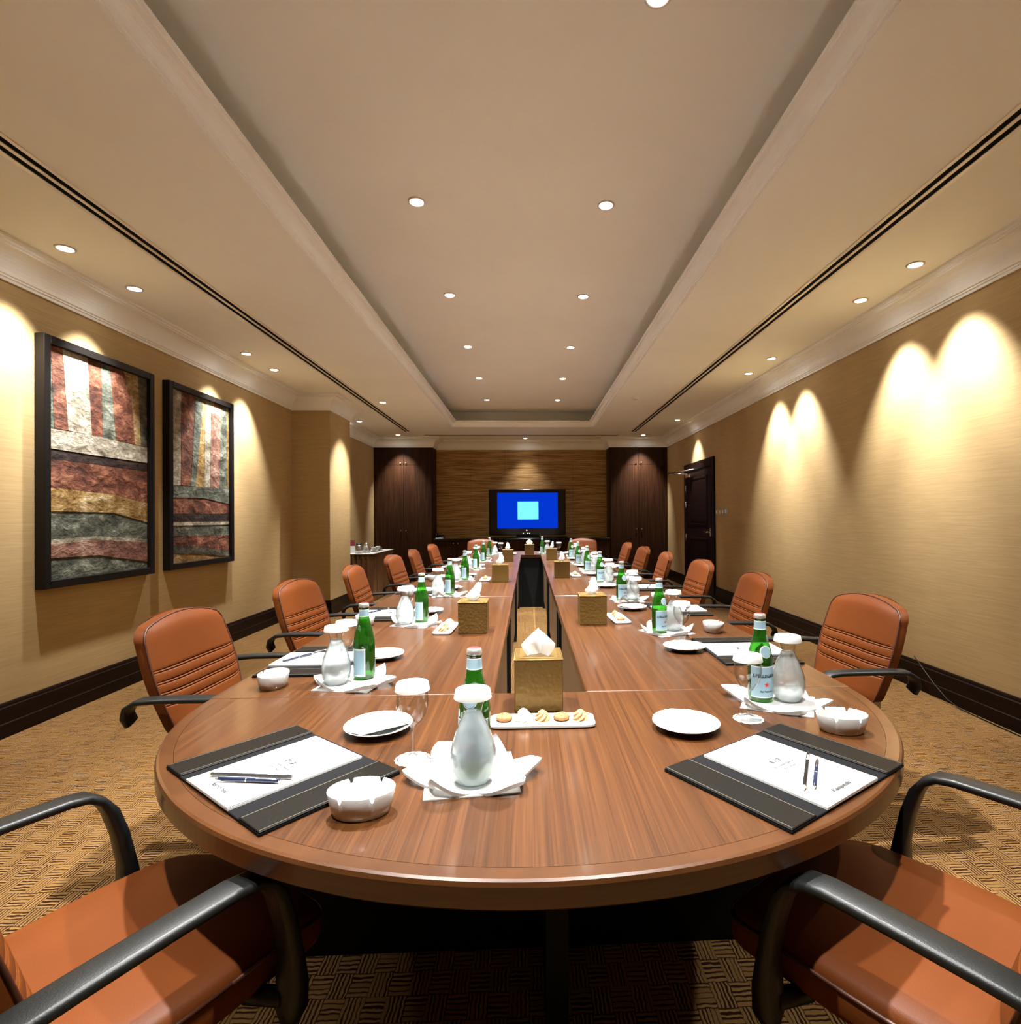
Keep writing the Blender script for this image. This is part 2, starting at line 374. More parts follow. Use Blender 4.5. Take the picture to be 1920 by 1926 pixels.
struct('baseboard_left', MB().sweep([(XL, YB0), (XL, PY0), (PX, PY0), (PX, PY1), (XL, PY1), (XL, YC)], bp_), M_dark, 'dark wood skirting board')
# ------------------------------------------------------------------ door on the right wall (hinges on its far side)
dn, df, dtop = 8.34, 9.93, 2.19
struct('baseboard_right', MB().sweep([(XR, YC), (XR, df)], bp_).sweep([(XR, dn), (XR, YB0)], bp_), M_dark, 'dark wood skirting board')
door = bpy.data.objects.new('door_1', None); COL.objects.link(door); door['kind'] = 'structure'; door['label'] = 'dark panelled door with overhead closer'
fw_ = .13
m = MB()
for (a, b, c0, c1) in ((dn, dn+fw_, 0, dtop), (df-fw_, df, 0, dtop), (dn+fw_, df-fw_, dtop-fw_, dtop)):
    m.box(XR-.035, a, c0, XR-.001, b, c1, .006)
obj('door_frame', m, M_dark, door)
lf = obj('door_leaf', MB().box(XR-.018, dn+fw_+.004, .01, XR-.001, df-fw_-.004, dtop-fw_-.004), M_dark, door)
for (z0, z1) in ((1.12, 1.93), (.2, .92)):
    y0, y1 = dn+fw_+.2, df-fw_-.2
    mm = MB()
    for (a, b, c0, c1) in ((y0, y0+.035, z0, z1), (y1-.035, y1, z0, z1), (y0, y1, z0, z0+.035), (y0, y1, z1-.035, z1)):
        mm.box(XR-.028, a, c0, XR-.018, b, c1, .004)
    obj('panel_moulding', mm, M_dark, lf)
    obj('door_panel', MB().box(XR-.022, y0+.06, z0+.06, XR-.0185, y1-.06, z1-.06, .0015), M_dark, lf)
for z in (1.76, 1.48, .90): obj('hinge', MB().lathe([(.010, z-.06), (.010, z+.06)], 8, XR-.04, df-fw_-.01, close=True), M_chrome, door)
obj('door_closer', MB().box(XR-.085, df-fw_-.38, 1.94, XR-.019, df-fw_-.10, 2.0, .008).tube([(XR-.06, df-fw_-.2, 2.01), (XR-.32, df-fw_+.1, 2.045), (XR-.04, df-fw_-.5, 2.07)], .013, 6), M_chrome, door)
hd = obj('door_handle', MB().tube([(XR-.018, dn+fw_+.08, 1.02), (XR-.07, dn+fw_+.08, 1.02), (XR-.07, dn+fw_+.10, 1.02), (XR-.07, dn+fw_+.24, 1.025)], .011, 8), M_chrome, door)
obj('escutcheon', MB().box(XR-.026, dn+fw_+.055, .95, XR-.018, dn+fw_+.105, 1.09, .003), M_chrome, hd)
for i, (y, wd, hh, nm, lb) in enumerate(((8.27, .075, .085, 'light_switch', 'white light switch plate nearest the dark door frame'), (8.13, .075, .085, 'light_switch', 'middle one of three white switch plates beside the door'),
                                (8.00, .075, .085, 'light_switch', 'white switch plate touching the square wall thermostat'), (7.865, .115, .125, 'thermostat', 'square white wall thermostat right of the three switch plates'))):
    s_ = thing(nm, lb, 'switch' if i < 3 else 'thermostat', (XR, y, 1.335), 0, 'switch plates by the door' if i < 3 else None)
    obj('plate', MB().box(-.010, -wd/2, -hh/2, -.0005, wd/2, hh/2, .003), M_white, s_)
    obj('rocker' if i < 3 else 'dial', MB().box(-.015, -wd/5, -hh/4, -.0095, wd/5, hh/4, .002) if i < 3 else MB().box(-.02, -.03, -.02, -.0095, .03, .03, .003), M_trim, s_)

# ------------------------------------------------------------------ tall cabinets, base cabinet, worktop, television
def knob(x, y, z, par): obj('knob', MB().lathe([(.004, 0), (.004, .012), (.011, .016), (.013, .024), (.009, .031), (0, .032)], 10), M_chrome, par, (x, y, z)).rotation_euler = (math.radians(90), 0, 0)
def tall(x0, x1, lb):
    t = thing('tall_cabinet', lb, 'cabinet', (0, 0, 0), 0, 'tall cabinets flanking the screen wall')
    obj('body', MB().box(x0, YC+.02, 0, x1, YR+.018, ZCR+.02), M_cab, t)
    mid = (x0+x1)/2; zs = 2.335
    for (a, b, s) in ((x0+.02, mid-.002, 1), (mid+.002, x1-.02, -1)):
        kx = b-.05 if s > 0 else a+.05
        d1 = obj('door', MB().box(a, YC, .1, b, YC+.0195, zs-.002, .002), M_cab, t); knob(kx, YC, 1.02, d1)
        d2 = obj('upper_door', MB().box(a, YC, zs+.002, b, YC+.0195, ZCR-.005, .002), M_cab, t); knob(kx, YC, zs+.04, d2)
    obj('plinth', MB().box(x0, YC+.005, 0, x1, YC+.02, .095), M_dark, t)
tall(XL+.002, RX0, 'tall dark wood cabinet in the corner behind the skirted buffet')
tall(RX1, XR-.002, 'tall dark wood cabinet beside the panelled door')
t = thing('base_cabinet', 'low dark wood cabinet with eight doors under the television', 'cabinet')
obj('body', MB().box(RX0+.002, YC+.03, .08, RX1-.002, YR-.006, .805), M_cab, t)
dw = (RX1-RX0-.008)/8
for i in range(8):
    a = RX0+.004+dw*i
    d = obj('door', MB().box(a+.0015, YC+.012, .1, a+dw-.0015, YC+.0295, .80, .002), M_cab, t)
    knob(a+dw-.045 if i % 2 == 0 else a+.045, YC+.012, .755, d)
obj('plinth', MB().box(RX0+.002, YC+.06, 0, RX1-.002, YC+.08, .08), M_dark, t)
tag(obj('worktop', MB().box(RX0+.002, YC-.012, .807, RX1-.002, YR-.006, .848, .004), M_tv), 'glossy black worktop running under the television', 'worktop')
tv = thing('television', 'wide black flat television showing a cyan square on blue', 'television', (0, 0, 0))
TVY = 11.36
a = aty(919, 920.5, TVY); b = aty(1064, 1006, TVY); zs0, zs1 = b.z, a.z
hs = obj('housing', MB().box(a.x, TVY, zs0, b.x, TVY+.09, zs1, .012), M_tv, tv)
q0 = aty(935, 927, TVY); q1 = aty(1049, 993, TVY)
sc_ = obj('screen', MB().box(q0.x, TVY-.0015, q1.z, q1.x, TVY+.002, q0.z), M_scr, tv, label='bright blue lit screen')
k0 = aty(973.5, 943.5, TVY); k1 = aty(1012.5, 977, TVY)
obj('screen_square', MB().box(k0.x, TVY-.003, k1.z, k1.x, TVY-.0016, k0.z), M_sq, sc_, label='cyan square in the middle of the screen')
lx = (q0.x+q1.x)/2
for (px_, py_, r_) in ((990.5, 997.3, .014),): 
    p = aty(px_, py_, TVY); obj('logo_disc', MB().lathe([(0, 0), (r_, 0)], 14), emat('logo_lit', (.9, .9, .9), .15), tv, (p.x, TVY-.001, p.z)).rotation_euler = (math.radians(90), 0, 0)
for px_ in (984, 992, 996):
    p = aty(px_, 1003, TVY); obj('indicator', MB().box(p.x-.011, TVY-.002, p.z-.008, p.x+.011, TVY-.0002, p.z+.008), bpy.data.materials['logo_lit'], tv)
obj('stand_neck', MB().box(-.25, TVY+.02, .86, .22, TVY+.07, zs0+.02), M_blk, tv)
obj('stand_foot', MB().prism([(lx+.86*math.cos(q)*(.95), TVY+.05-.17*math.sin(q)) for q in [math.pi*k/16 for k in range(17)]]+[(lx-.8, TVY+.15), (lx+.8, TVY+.15)], .849, .872), M_tv, tv)
ph = thing('desk_telephone', 'small black telephone on the left end of the worktop', 'telephone', (-1.80, YC+.12, .849))
obj('body', MB().add([(-.09, -.09, 0), (.09, -.09, 0), (.09, .09, 0), (-.09, .09, 0), (-.08, -.07, .025), (.08, -.07, .025), (.08, .08, .075), (-.08, .08, .075)], [(3, 2, 1, 0), (4, 5, 6, 7), (0, 1, 5, 4), (1, 2, 6, 5), (2, 3, 7, 6), (3, 0, 4, 7)]), M_blk, ph)
obj('handset', MB().tube([(-.055, -.075, .055), (-.055, -.05, .075), (-.055, .05, .105), (-.055, .08, .095)], [.02, .016, .016, .02], 8), M_blk, ph)

# ------------------------------------------------------------------ ceiling fittings
def downlight(x, y, z, watts, size, blend, label, group, nm='downlight', tilt=None):
    t = thing(nm, label, 'downlight', (x, y, z), 0, group)
    obj('trim_ring', ring_me, None, t); obj('lens', lens_me, None, t)
    l = bpy.data.lights.new('lamp', 'SPOT'); l.energy = watts; l.color = LAMP_COL; l.spot_size = math.radians(size); l.spot_blend = blend; l.shadow_soft_size = .03
    o = bpy.data.objects.new('lamp', l); COL.objects.link(o); o.parent = t; o.location = (0, 0, -.03)
    if tilt: o.rotation_euler = tilt
ring_me = MB().lathe([(.042, -.0005), (.054, -.0005), (.053, -.006), (.046, -.009), (.040, -.006), (.0385, -.0015)], 24).mesh('trim_ring'); ring_me.materials.append(M_ring)
lens_me = MB().lathe([(.0385, -.001), (.036, -.0045), (.02, -.008), (0, -.009)], 20).mesh('lens'); lens_me.materials.append(M_lamp)
ORD = ['first', 'second', 'third', 'fourth', 'fifth', 'sixth', 'seventh', 'eighth']
trayY = [.62, 2.02, 3.40, 4.82, 6.27, 7.69, 9.10]
for i, y in enumerate(trayY):
    for s, x in (('left', -.668), ('right', .492)):
        lab = f'round ceiling tray downlight, {s} row, {ORD[i-2]} pair from the camera' if i >= 2 else f'round ceiling tray downlight, {s} row, ' + ('at the top edge of the picture' if i else 'overhead above the near chairs')
        downlight(x, y, ZT, TRAY_W*(1 if i else .55), 74, .6, lab, 'downlights in the ceiling tray')
for s, x, ys in (('left', -2.742, (3.41, 3.99, 5.53, 6.12)), ('right', 2.51, (3.47, 4.06, 5.59, 6.18, 9.20))):
    for i, y in enumerate(ys):
        lab = f'round soffit downlight washing the {s} wall, {ORD[i]} from the camera'
        downlight(x, y, ZS, WASH_W if i < 4 else WASH_W*.6, 66, .9, lab, f'wall washing downlights on the {s} soffit', tilt=(0, math.radians(17 if s == 'left' else -17), 0))
for s, x in (('left', -2.742), ('right', 2.51)):
    for y in (1.3,): downlight(x, y, ZS, WASH_W*.7, 84, .4, f'round soffit downlight near the {s} wall, beside the camera', f'wall washing downlights on the {s} soffit')
downlight(-2.02, 7.82, ZS, WASH_W*.9, 62, .9, 'round soffit downlight lighting the square pillar', 'soffit downlights', tilt=(0, math.radians(20), 0))
downlight(-2.518, 10.86, ZS, WASH_W*.9, 66, .9, 'round soffit downlight before the left tall cabinet', 'soffit downlights', tilt=(math.radians(18), 0, 0))
downlight(2.284, 10.88, ZS, WASH_W*.9, 66, .9, 'round soffit downlight before the right tall cabinet', 'soffit downlights', tilt=(math.radians(18), 0, 0))
downlight(-.05, 11.30, ZS, WASH_W*.22, 80, .9, 'round soffit downlight above the television', 'soffit downlights', tilt=(math.radians(4), 0, 0))
downlight(-2.80, 9.35, ZS, WASH_W*.8, 66, .65, 'round soffit downlight above the skirted buffet table', 'soffit downlights')
for s, xa in (('left', -2.245), ('right', 2.008)):
    t = thing('linear_diffuser', f'long double slot air diffuser along the {s} soffit', 'air vent', (xa, 0, ZS), 0, 'linear slot diffusers')
    y0, y1 = YB0+.05, 10.46
    for dx, wd, z0, z1, mt, nm in ((-.053, .020, -.006, -.0005, M_slotm, 'frame_bar'), (0, .019, -.006, -.0005, M_slotm, 'frame_bar'), (.053, .020, -.006, -.0005, M_slotm, 'frame_bar'),
                               (-.0263, .0330, -.002, -.0004, M_slot, 'slot'), (.0263, .0330, -.002, -.0004, M_slot, 'slot')):
        obj(nm, MB().box(dx-wd/2, y0, z0, dx+wd/2, y1, z1), mt, t)
tag(obj('screen_slot', MB().box(-2.02, 10.88, ZS-.003, 1.80, 10.915, ZS-.0003), M_slot), 'thin dark slot across the soffit before the television wall', 'slot')
t = thing('smoke_detector', 'small round white detector flat on the right soffit', 'detector', (1.467, 7.48, ZS))
obj('body', MB().lathe([(.05, -.0005), (.05, -.012), (.035, -.022), (0, -.024)], 20), M_trim, t)
obj('sensor_ring', MB().lathe([(.030, -.0235), (.028, -.029), (.014, -.031), (0, -.031)], 16), M_ring, t)

# ------------------------------------------------------------------ paintings on the left wall
def mott(name, a, b, c):
    a, b, c = [tuple(x*f for x in q) for q, f in ((a, .38), (b, .55), (c, .75))]
    return noisy(name, [(.32, a), (.5, b), (.68, c)], (7, 7, 11), .75, 1.0, 10, spec=.3, bdist=.02, dist=.3, fine=((16, 34, 60), .45))
P_ter = mott('paint_terracotta', (.11, .032, .016), (.25, .078, .038), (.48, .21, .12))
P_pnk = mott('paint_rose', (.26, .10, .07), (.42, .20, .14), (.60, .38, .30))
P_tea = mott('paint_grey_green', (.07, .078, .055), (.165, .18, .13), (.36, .37, .30))
P_cre = mott('paint_cream', (.38, .31, .20), (.58, .51, .38), (.74, .68, .57))
P_och = mott('paint_ochre', (.30, .15, .035), (.50, .29, .08), (.66, .50, .27))
P_drk = mott('paint_dark_brown', (.022, .010, .008), (.035, .016, .012), (.06, .03, .022))
P_grn = mott('paint_olive', (.05, .05, .035), (.12, .11, .07), (.26, .24, .17))
M_frame = pmat('black_frame', (.004, .003, .0026), .4, spec=.3)
PYS = [atx(q, 900, XL+(.0 if i_ % 2 == 0 else .062)).y for i_, q in enumerate((64, 291.5, 305, 440.5))]
def painting(label, y0, y1, z0, z1, bands):
    d, fwd = .062, .052
    t = thing('framed_painting', label, 'painting', (0, 0, 0), 0, 'framed abstract paintings')
    m = MB()
    for (a, b, c0, c1) in ((y0, y0+fwd, z0, z1), (y1-fwd, y1, z0, z1), (y0+fwd, y1-fwd, z0, z0+fwd), (y0+fwd, y1-fwd, z1-fwd, z1)): m.box(XL+.001, a, c0, XL+d, b, c1, .003)
    obj('frame', m, M_frame, t)
    cv = obj('canvas', MB().box(XL+.002, y0+fwd-.004, z0+fwd-.004, XL+.030, y1-fwd+.004, z1-fwd+.004), P_drk, t)
    ca, cb, cc, cd = y0+fwd+.001, y1-fwd-.001, z0+fwd+.001, z1-fwd-.001
    for i, (mt, poly) in enumerate(bands):
        pts = []
        for (cx, cy) in poly:
            p = atx(40+cx/3.502, 590+cy/3.502, XL+.03); pts.append((min(max(p.y, ca), cb), min(max(p.z, cc), cd)))
        n = len(pts); x0, x1 = XL+.0301, XL+.033+.0016*(i % 3)
        mb = MB().add([(x1, *p) for p in pts]+[(x0, *p) for p in pts], [tuple(range(n))]+[(i_, (i_+1) % n, n+(i_+1) % n, n+i_) for i_ in range(n)])
        obj('painted_band', mb, mt, cv)
painting('larger-looking framed abstract painting with ochre and terracotta bands, nearest the camera', PYS[0], PYS[1], .835, 2.45, [
 (P_tea, [(150,120),(190,172),(215,757),(150,750)]), (P_ter, [(190,120),(265,160),(305,770),(215,757)]), (P_cre, [(265,160),(430,220),(460,800),(305,770)]),
 (P_ter, [(430,220),(520,260),(535,820),(460,800)]), (P_tea, [(520,260),(580,280),(620,835),(535,820)]), (P_ter, [(580,280),(670,320),(720,560),(745,860),(620,835)]),
 (P_och, [(670,320),(765,350),(785,870),(745,860),(720,560)]), (P_grn, [(765,350),(860,390),(860,890),(785,870)]),
 (P_cre, [(150,750),(460,800),(860,890),(860,988),(460,930),(150,880)]), (P_drk, [(150,885),(460,932),(860,990),(860,1042),(150,948)]),
 (P_ter, [(150,950),(860,1045),(860,1250),(600,1190),(150,1140)]), (P_och, [(150,1141),(600,1191),(860,1251),(860,1375),(600,1310),(150,1300)]),
 (P_tea, [(150,1301),(600,1311),(860,1376),(860,1481),(500,1464),(150,1490)]), (P_cre, [(150,1491),(500,1465),(860,1482),(860,1507),(500,1490),(150,1525)]),
 (P_pnk, [(150,1526),(500,1491),(860,1508),(860,1628),(500,1590),(150,1615)]), (P_tea, [(150,1616),(500,1591),(860,1629),(860,1760),(150,1840)])])
painting('framed abstract painting with slim vertical stripes, nearer the pillar', PYS[2], PYS[3], .84, 2.455, [
 (P_cre, [(955,440),(1052,480),(1048,1130),(955,1127)]), (P_ter, [(1052,480),(1145,515),(1112,1135),(1048,1130)]), (P_tea, [(1145,515),(1195,535),(1145,1138),(1112,1135)]),
 (P_och, [(1195,535),(1212,540),(1202,1142),(1145,1138)]), (P_cre, [(1212,540),(1250,555),(1240,1145),(1202,1142)]), (P_pnk, [(1250,555),(1310,580),(1300,1150),(1240,1145)]),
 (P_tea, [(1310,580),(1352,595),(1350,1152),(1300,1150)]), (P_och, [(1352,595),(1400,610),(1400,1156),(1350,1152)]),
 (P_tea, [(955,1128),(1400,1157),(1400,1255),(1200,1215),(955,1208)]), (P_ter, [(955,1209),(1200,1216),(1400,1256),(1400,1318),(955,1315)]),
 (P_drk, [(955,1316),(1400,1319),(1400,1368),(955,1372)]), (P_cre, [(955,1373),(1400,1369),(1400,1388),(955,1398)]),
 (P_tea, [(955,1399),(1400,1389),(1400,1455),(955,1466)]), (P_ter, [(955,1467),(1400,1456),(1400,1558),(1180,1535),(955,1535)]),
 (P_grn, [(955,1536),(1180,1536),(1400,1559),(1400,1602),(1180,1580),(955,1580)]), (P_och, [(955,1581),(1180,1581),(1400,1603),(1400,1690),(955,1720)])])

# ------------------------------------------------------------------ the conference table: two rounded ends, three straight sections a side
def end_section(far, label):
    t = thing('conference_table_end', label, 'table', (0, 0, 0), 0, 'conference table sections')
    Y = (lambda y: S1+S4-y) if far else (lambda y: y)
    n = 128; g = .0015
    def arc(i): return [(TCX+(TA-i)*math.cos(q), Y(S1-g-(TB-i)*math.sin(q))) for q in [math.pi*k/n for k in range(n+1)]]
    bw = .034
    inn = arc(bw+.0008)
    obj('tabletop', MB().add([(x, y, TT) for x, y in inn]+[(x, y, TT-.04) for x, y in inn], [tuple(range(n, -1, -1)) if not far else tuple(range(n+1))]+[(i, i+1, n+1+i+1, n+1+i) for i in range(n)]+[(n, 0, n+1, 2*n+1)]), M_tab, t)
    rings = [(bw, TT-.04), (bw, TT), (.008, TT), (.003, TT-.002), (0, TT-.008), (0, TT-.040), (.006, TT-.046), (bw, TT-.046)]
    m = MB(); vv = []; k = len(rings)
    for i, z in rings: vv += [(x, y, z) for x, y in arc(i)]
    ff = []
    for j in range(k-1):
        for i in range(n): ff.append((j*(n+1)+i, j*(n+1)+i+1, (j+1)*(n+1)+i+1, (j+1)*(n+1)+i))
    m.add(vv, ff, False)
    obj('edge_band', m, M_band, t)
    y0, y1 = sorted((Y(S1-.012), Y(S1-.036)))
    obj('modesty_panel', MB().box(-.70, y0, 0, .80, y1, TT-.0465), M_satin, t)
    y0, y1 = sorted((Y(S1-.0365), Y(S1-.42)))
    obj('support_fin', MB().box(.035, y0, 0, .085, y1, TT-.0465), M_satin, t)
end_section(False, 'rounded near end section of the long conference table')
end_section(True, 'rounded far end section of the long conference table')
def side_section(s, i, y0, y1):
    t = thing('conference_table_section', f'straight conference table section, {ORD[i]} from the camera on the {s} side', 'table', (0, 0, 0), 0, 'conference table sections')
    x0, x1 = (TL, GL) if s == 'left' else (GR, TR)
    g = .0015
    obj('tabletop', MB().box(x0, y0+g, TT-.045, x1, y1-g, TT, .0022), M_tab, t)
    xi = (GL-.045) if s == 'left' else (GR+.045)
    obj('modesty_panel', MB().box(xi-.009, y0+.2, .12, xi+.009, y1-.2, TT-.0455), M_inner, t)
    for yy in (y0+.10, y1-.10):
        obj('slab_leg', MB().box(x0+.16 if s == 'left' else GR+.02, yy-.03, 0, GL-.02 if s == 'left' else x1-.16, yy+.03, TT-.0455, .003), M_satin, t)
for i, (a, b) in enumerate(((S1, S2), (S2, S3), (S3, S4))):
    for s in ('left', 'right'): side_section(s, i, a, b)

# ------------------------------------------------------------------ chairs
def make_chair():
    t = thing('swivel_chair', 'x', 'chair', (0, 0, 0), 0, 'tan leather swivel chairs round the table')
    # seat cushion
    hw, yb, yf, n = .238, -.215, .275, 48
    def outline(i, k):
        a = 2*math.pi*k/n; c_, s_ = math.cos(a), math.sin(a); e = .42
        x = math.copysign(abs(c_)**e, c_)*(hw-i); y = math.copysign(abs(s_)**e, s_)*((yf-yb)/2-i)+(yf+yb)/2
        x *= 1-.05*max(0, (y-.05)/.22) if y > .05 else 1
        return x, y
    lay = [(.03, .425), (.006, .432), (0, .445), (0, .478), (.006, .490), (.020, .498), (.06, .503), (.12, .505), (.2, .504)]
    vv = []
    for i, z in lay:
        for k in range(n):
            x, y = outline(i, k); d = max(0, (y-.10)/.175); vv.append((x, y, z-.040*d*d+ (.006*abs(x/hw)**3 if z > .48 else 0)))
    ff = [tuple(range(n-1, -1, -1)), tuple((len(lay)-1)*n+k for k in range(n))]
    for j in range(len(lay)-1):
        for k in range(n): ff.append((j*n+k, j*n+(k+1) % n, (j+1)*n+(k+1) % n, (j+1)*n+k))
    se = obj('seat', MB().add(vv, ff, True), M_leather, t)
    pts = []
    for k in range(n+1):
        x, y = outline(-.001, k % n); d = max(0, (y-.10)/.175); pts.append((x, y, .485-.040*d*d))
    obj('seat_piping', MB().tube(pts, .0038, 6), M_pipe, se)
    # backrest
    ZB, ZTp = .515, .905
    def hwid(v):
        b = .205+.035*math.sin(min(v, .8)/.8*math.pi*.62)-.012*max(0, (v-.5)/.5)
        if v > .86: q = (v-.86)/.14; b -= .058*(1-math.sqrt(max(0, 1-q*q)))+.01*q
        if v < .1: q = (.1-v)/.1; b -= .03*(1-math.sqrt(max(0, 1-q*q)))
        return b
    def place(u, v, f):
        x = u*hwid(v); z = ZB+(ZTp-ZB)*v+.020*v*v*(1-u*u); y = -.195-(z-ZB)*.31
        return Vector((x, y+f, z))
    grooves = [.603, .583, .503, .483, .410, .390, .312, .292]
    def front(u_, v):
        u = 2*u_-1; f = .030*(1-abs(u)**4)*(1-max(0, (v-.88)/.12)**3)*(1-max(0, (.08-v)/.08)**2)-.012*math.cos(u*math.pi/2)*0
        for g_ in grooves: f -= .0055*math.exp(-((v-g_)/.0052)**2)*(1-abs(u)**10)
        return place(u, v, f)
    vl = sorted(set([round(j/22, 4) for j in range(23)]+[round(g_+k*.0035, 4) for g_ in grooves for k in range(-3, 4)]))
    m = MB().add([front(i/16, v) for v in vl for i in range(17)], [(j*17+i, j*17+i+1, j*17+18+i, j*17+17+i) for j in range(len(vl)-1) for i in range(16)], True)
    def back(u_, v): u = 1-2*u_; return place(u, v, -.036-.014*(1-abs(u)**3))
    m.grid(back, 16, 24)
    ring = [(-1, j/60) for j in range(61)]+[(-1+2*i/16, 1) for i in range(1, 17)]+[(1, 1-j/60) for j in range(1, 61)]+[(1-2*i/16, 0) for i in range(1, 16)]
    nr = len(ring); vv = [front((u+1)/2, v) for u, v in ring]+[place(u*1.012, v, -.018) for u, v in ring]+[place(u, v, -.036) for u, v in ring]
    m.add(vv, [(i+l*nr, (i+1) % nr+l*nr, (i+1) % nr+(l+1)*nr, i+(l+1)*nr) for l in range(2) for i in range(nr)], True)
    bk = obj('backrest', m, M_leather, t)
    obj('back_piping', MB().tube([front((u+1)/2, v)+Vector((0, .001, .0)) for u, v in ring[:137:2]], .0036, 6), M_pipe, bk)
    for s in (-1, 1):
        path = [(.262, -.318, .590), (.272, -.325, .618), (.280, -.312, .648), (.286, -.275, .669), (.290, -.2, .675), (.290, -.1, .677), (.290, .0, .677), (.290, .035, .672), (.290, .060, .655), (.289, .078, .625), (.287, .095, .57), (.285, .108, .50), (.283, .112, .45), (.281, .112, .405), (.279, .108, .375)]
        fl_ = [(.027, .011)]*2+[(.027, .0095)]*7+[(.025, .013), (.024, .014), (.025, .015), (.028, .020), (.026, .022), (.012, .012)]
        obj('armrest', MB().tube([(x*s, y, z) for x, y, z in path], 0, 12, flat=fl_, side=(1, 0, 0)), M_arm, t)
        obj('arm_bracket', MB().tube([(.272*s, .10, .425), (.20*s, .08, .415)], .016, 8), M_blk, t)
    for s in (-1, 1): obj('hinge_bracket', MB().box(.165*s, -.235, .46, .205*s, -.20, .535, .004), M_ltan, t)
    obj('mechanism', MB().box(-.13, -.2, .375, .13, .14, .425, .012), M_blk, t)
    obj('column', MB().lathe([(.03, .12), (.03, .25), (.021, .25), (.021, .385)], 16, 0, .04, close=True), M_blk, t)
    obj('hub', MB().lathe([(.045, .065), (.055, .085), (.045, .125), (.03, .135)], 16, 0, .04, close=True), M_blk, t)
    for k in range(5):
        a = 2*math.pi*k/5+math.pi/2; c_, s_ = math.cos(a), math.sin(a)
        obj('base_leg', MB().tube([(.03*c_, .03*s_+.04, .10), (.12*c_, .12*s_+.04, .092), (.21*c_, .21*s_+.04, .072)], [.026, .022, .016], 8), M_blk, t)
        cs = obj('caster', MB().tube([(.21*c_-.022*s_, .04+.21*s_+.022*c_, .028), (.21*c_+.022*s_, .04+.21*s_-.022*c_, .028)], .027, 12), M_blk, t)
    return t
# place list: x, y of the seat, heading (degrees from +Y towards +X)
chairs = [(-.725, 1.06, 31, 'tan leather swivel chair at the near left end, its seat filling the bottom-left corner'),
          (.71, 1.03, -35, 'tan leather swivel chair at the near right end, its seat filling the bottom-right corner')]
Lc = [2.17, 3.18, 4.17, 5.28, 6.24, 7.38]; Rc = [2.33, 3.33, 4.35, 5.40, 6.36, 7.42]
for i, y in enumerate(Lc): chairs.append(((-1.005, -.995, -.97, -.955, -.955, -.945)[i], y, 90+(2, 5, -3, 3, -2, 2)[i], f'tan leather swivel chair on the left side, {ORD[i]} from the camera'))
for i, y in enumerate(Rc): chairs.append(((1.145, 1.06, 1.055, 1.025, 1.01, 1.005)[i], y, -90+(-3, 2, -2, 3, -3, 0)[i], f'tan leather swivel chair on the right side, {ORD[i]} from the camera'))
chairs += [(-.66, 8.70, 162, 'tan leather swivel chair left of centre at the far table end'), (.80, 8.70, -165, 'tan leather swivel chair right of centre at the far table end')]
proto = make_chair()
for i, (x, y, h, lb) in enumerate(chairs):
    c_ = proto if i == 0 else copy_tree(proto)
    c_.location = (x, y, 0); c_.rotation_euler = (0, 0, -math.radians(h)); c_['label'] = lb

# ------------------------------------------------------------------ table ware: shared meshes
def me(mb, name, mat): x = mb.mesh(name); x.materials.append(mat); return x
def text_mesh(s, size, mat, bend=None, shear=0.0, align='CENTER', name='lettering', lift=0):
    cu = bpy.data.curves.new(name, 'FONT'); cu.body = s; cu.size = size; cu.align_x = align; cu.shear = shear; cu.resolution_u = 2; cu.offset = size*.03
    o = bpy.data.objects.new('tmp', cu); COL.objects.link(o); bpy.context.view_layer.update()
    m_ = bpy.data.meshes.new_from_object(o.evaluated_get(bpy.context.evaluated_depsgraph_get())); m_.name = name
    bpy.data.objects.remove(o); m_.materials.clear(); m_.materials.append(mat)
    if bend:                                         # wrap round a cylinder standing on z, facing -Y, at height z0
        r_, z0 = bend
        for v in m_.vertices:
            a = v.co.x/r_; v.co = (r_*math.sin(a), -r_*math.cos(a), z0+v.co.y)
    elif lift:
        for v in m_.vertices: v.co.z += lift
    return m_
BR = .0345
bot_prof = [(0, .001), (.028, .001), (.0325, .005), (BR, .012), (BR, .110), (.0335, .124), (.0295, .146), (.0235, .168), (.0185, .188), (.0158, .208), (.0147, .228), (.0160, .231), (.0160, .237), (.0145, .238)]
B_body = me(MB().lathe(bot_prof, 32), 'glass_body', M_green)
B_cap = me(MB().lathe([(.0166, .234), (.0170, .237), (.0158, .2445), (.0125, .247), (0, .2475)], 21), 'crown_cap', M_cap)
B_capt = me(MB().lathe([(.0128, .2470), (.008, .2478), (0, .2481)], 16), 'cap_print', M_capt)
def rz(z):
    for (r0, z0), (r1, z1) in zip(bot_prof[:-1], bot_prof[1:]):
        if z0 <= z <= z1 and z1 > z0: return r0+(r1-r0)*(z-z0)/(z1-z0)
    return BR
def wrap(z0, z1, half, off, nz=6, na=20):
    def fn(u, v):
        z = z0+(z1-z0)*v; r_ = rz(z)+off; a = (2*u-1)*half; return (r_*math.sin(a), -r_*math.cos(a), z)
    return MB().grid(fn, na, nz)
B_neck = me(wrap(.2055, .2245, math.pi, .0006, 6, 32), 'neck_label', M_label)
B_neckb = [me(wrap(.2032, .2055, math.pi, .0006, 2, 32), 'neck_label_border', M_labelw), me(wrap(.2245, .2268, math.pi, .0006, 2, 32), 'neck_label_border', M_labelw)]
B_front = me(wrap(.018, .100, 1.30, .0006), 'front_label', M_label)
B_frontb = [me(wrap(.015, .018, 1.30, .0007, 1), 'front_label_border', M_labelw), me(wrap(.100, .103, 1.30, .0007, 1), 'front_label_border', M_labelw)]
B_back = me(wrap(.018, .097, .52, .0010), 'back_label', M_label)
B_backb = me(wrap(.013, .102, .62, .0006), 'back_label_border', M_labelw)
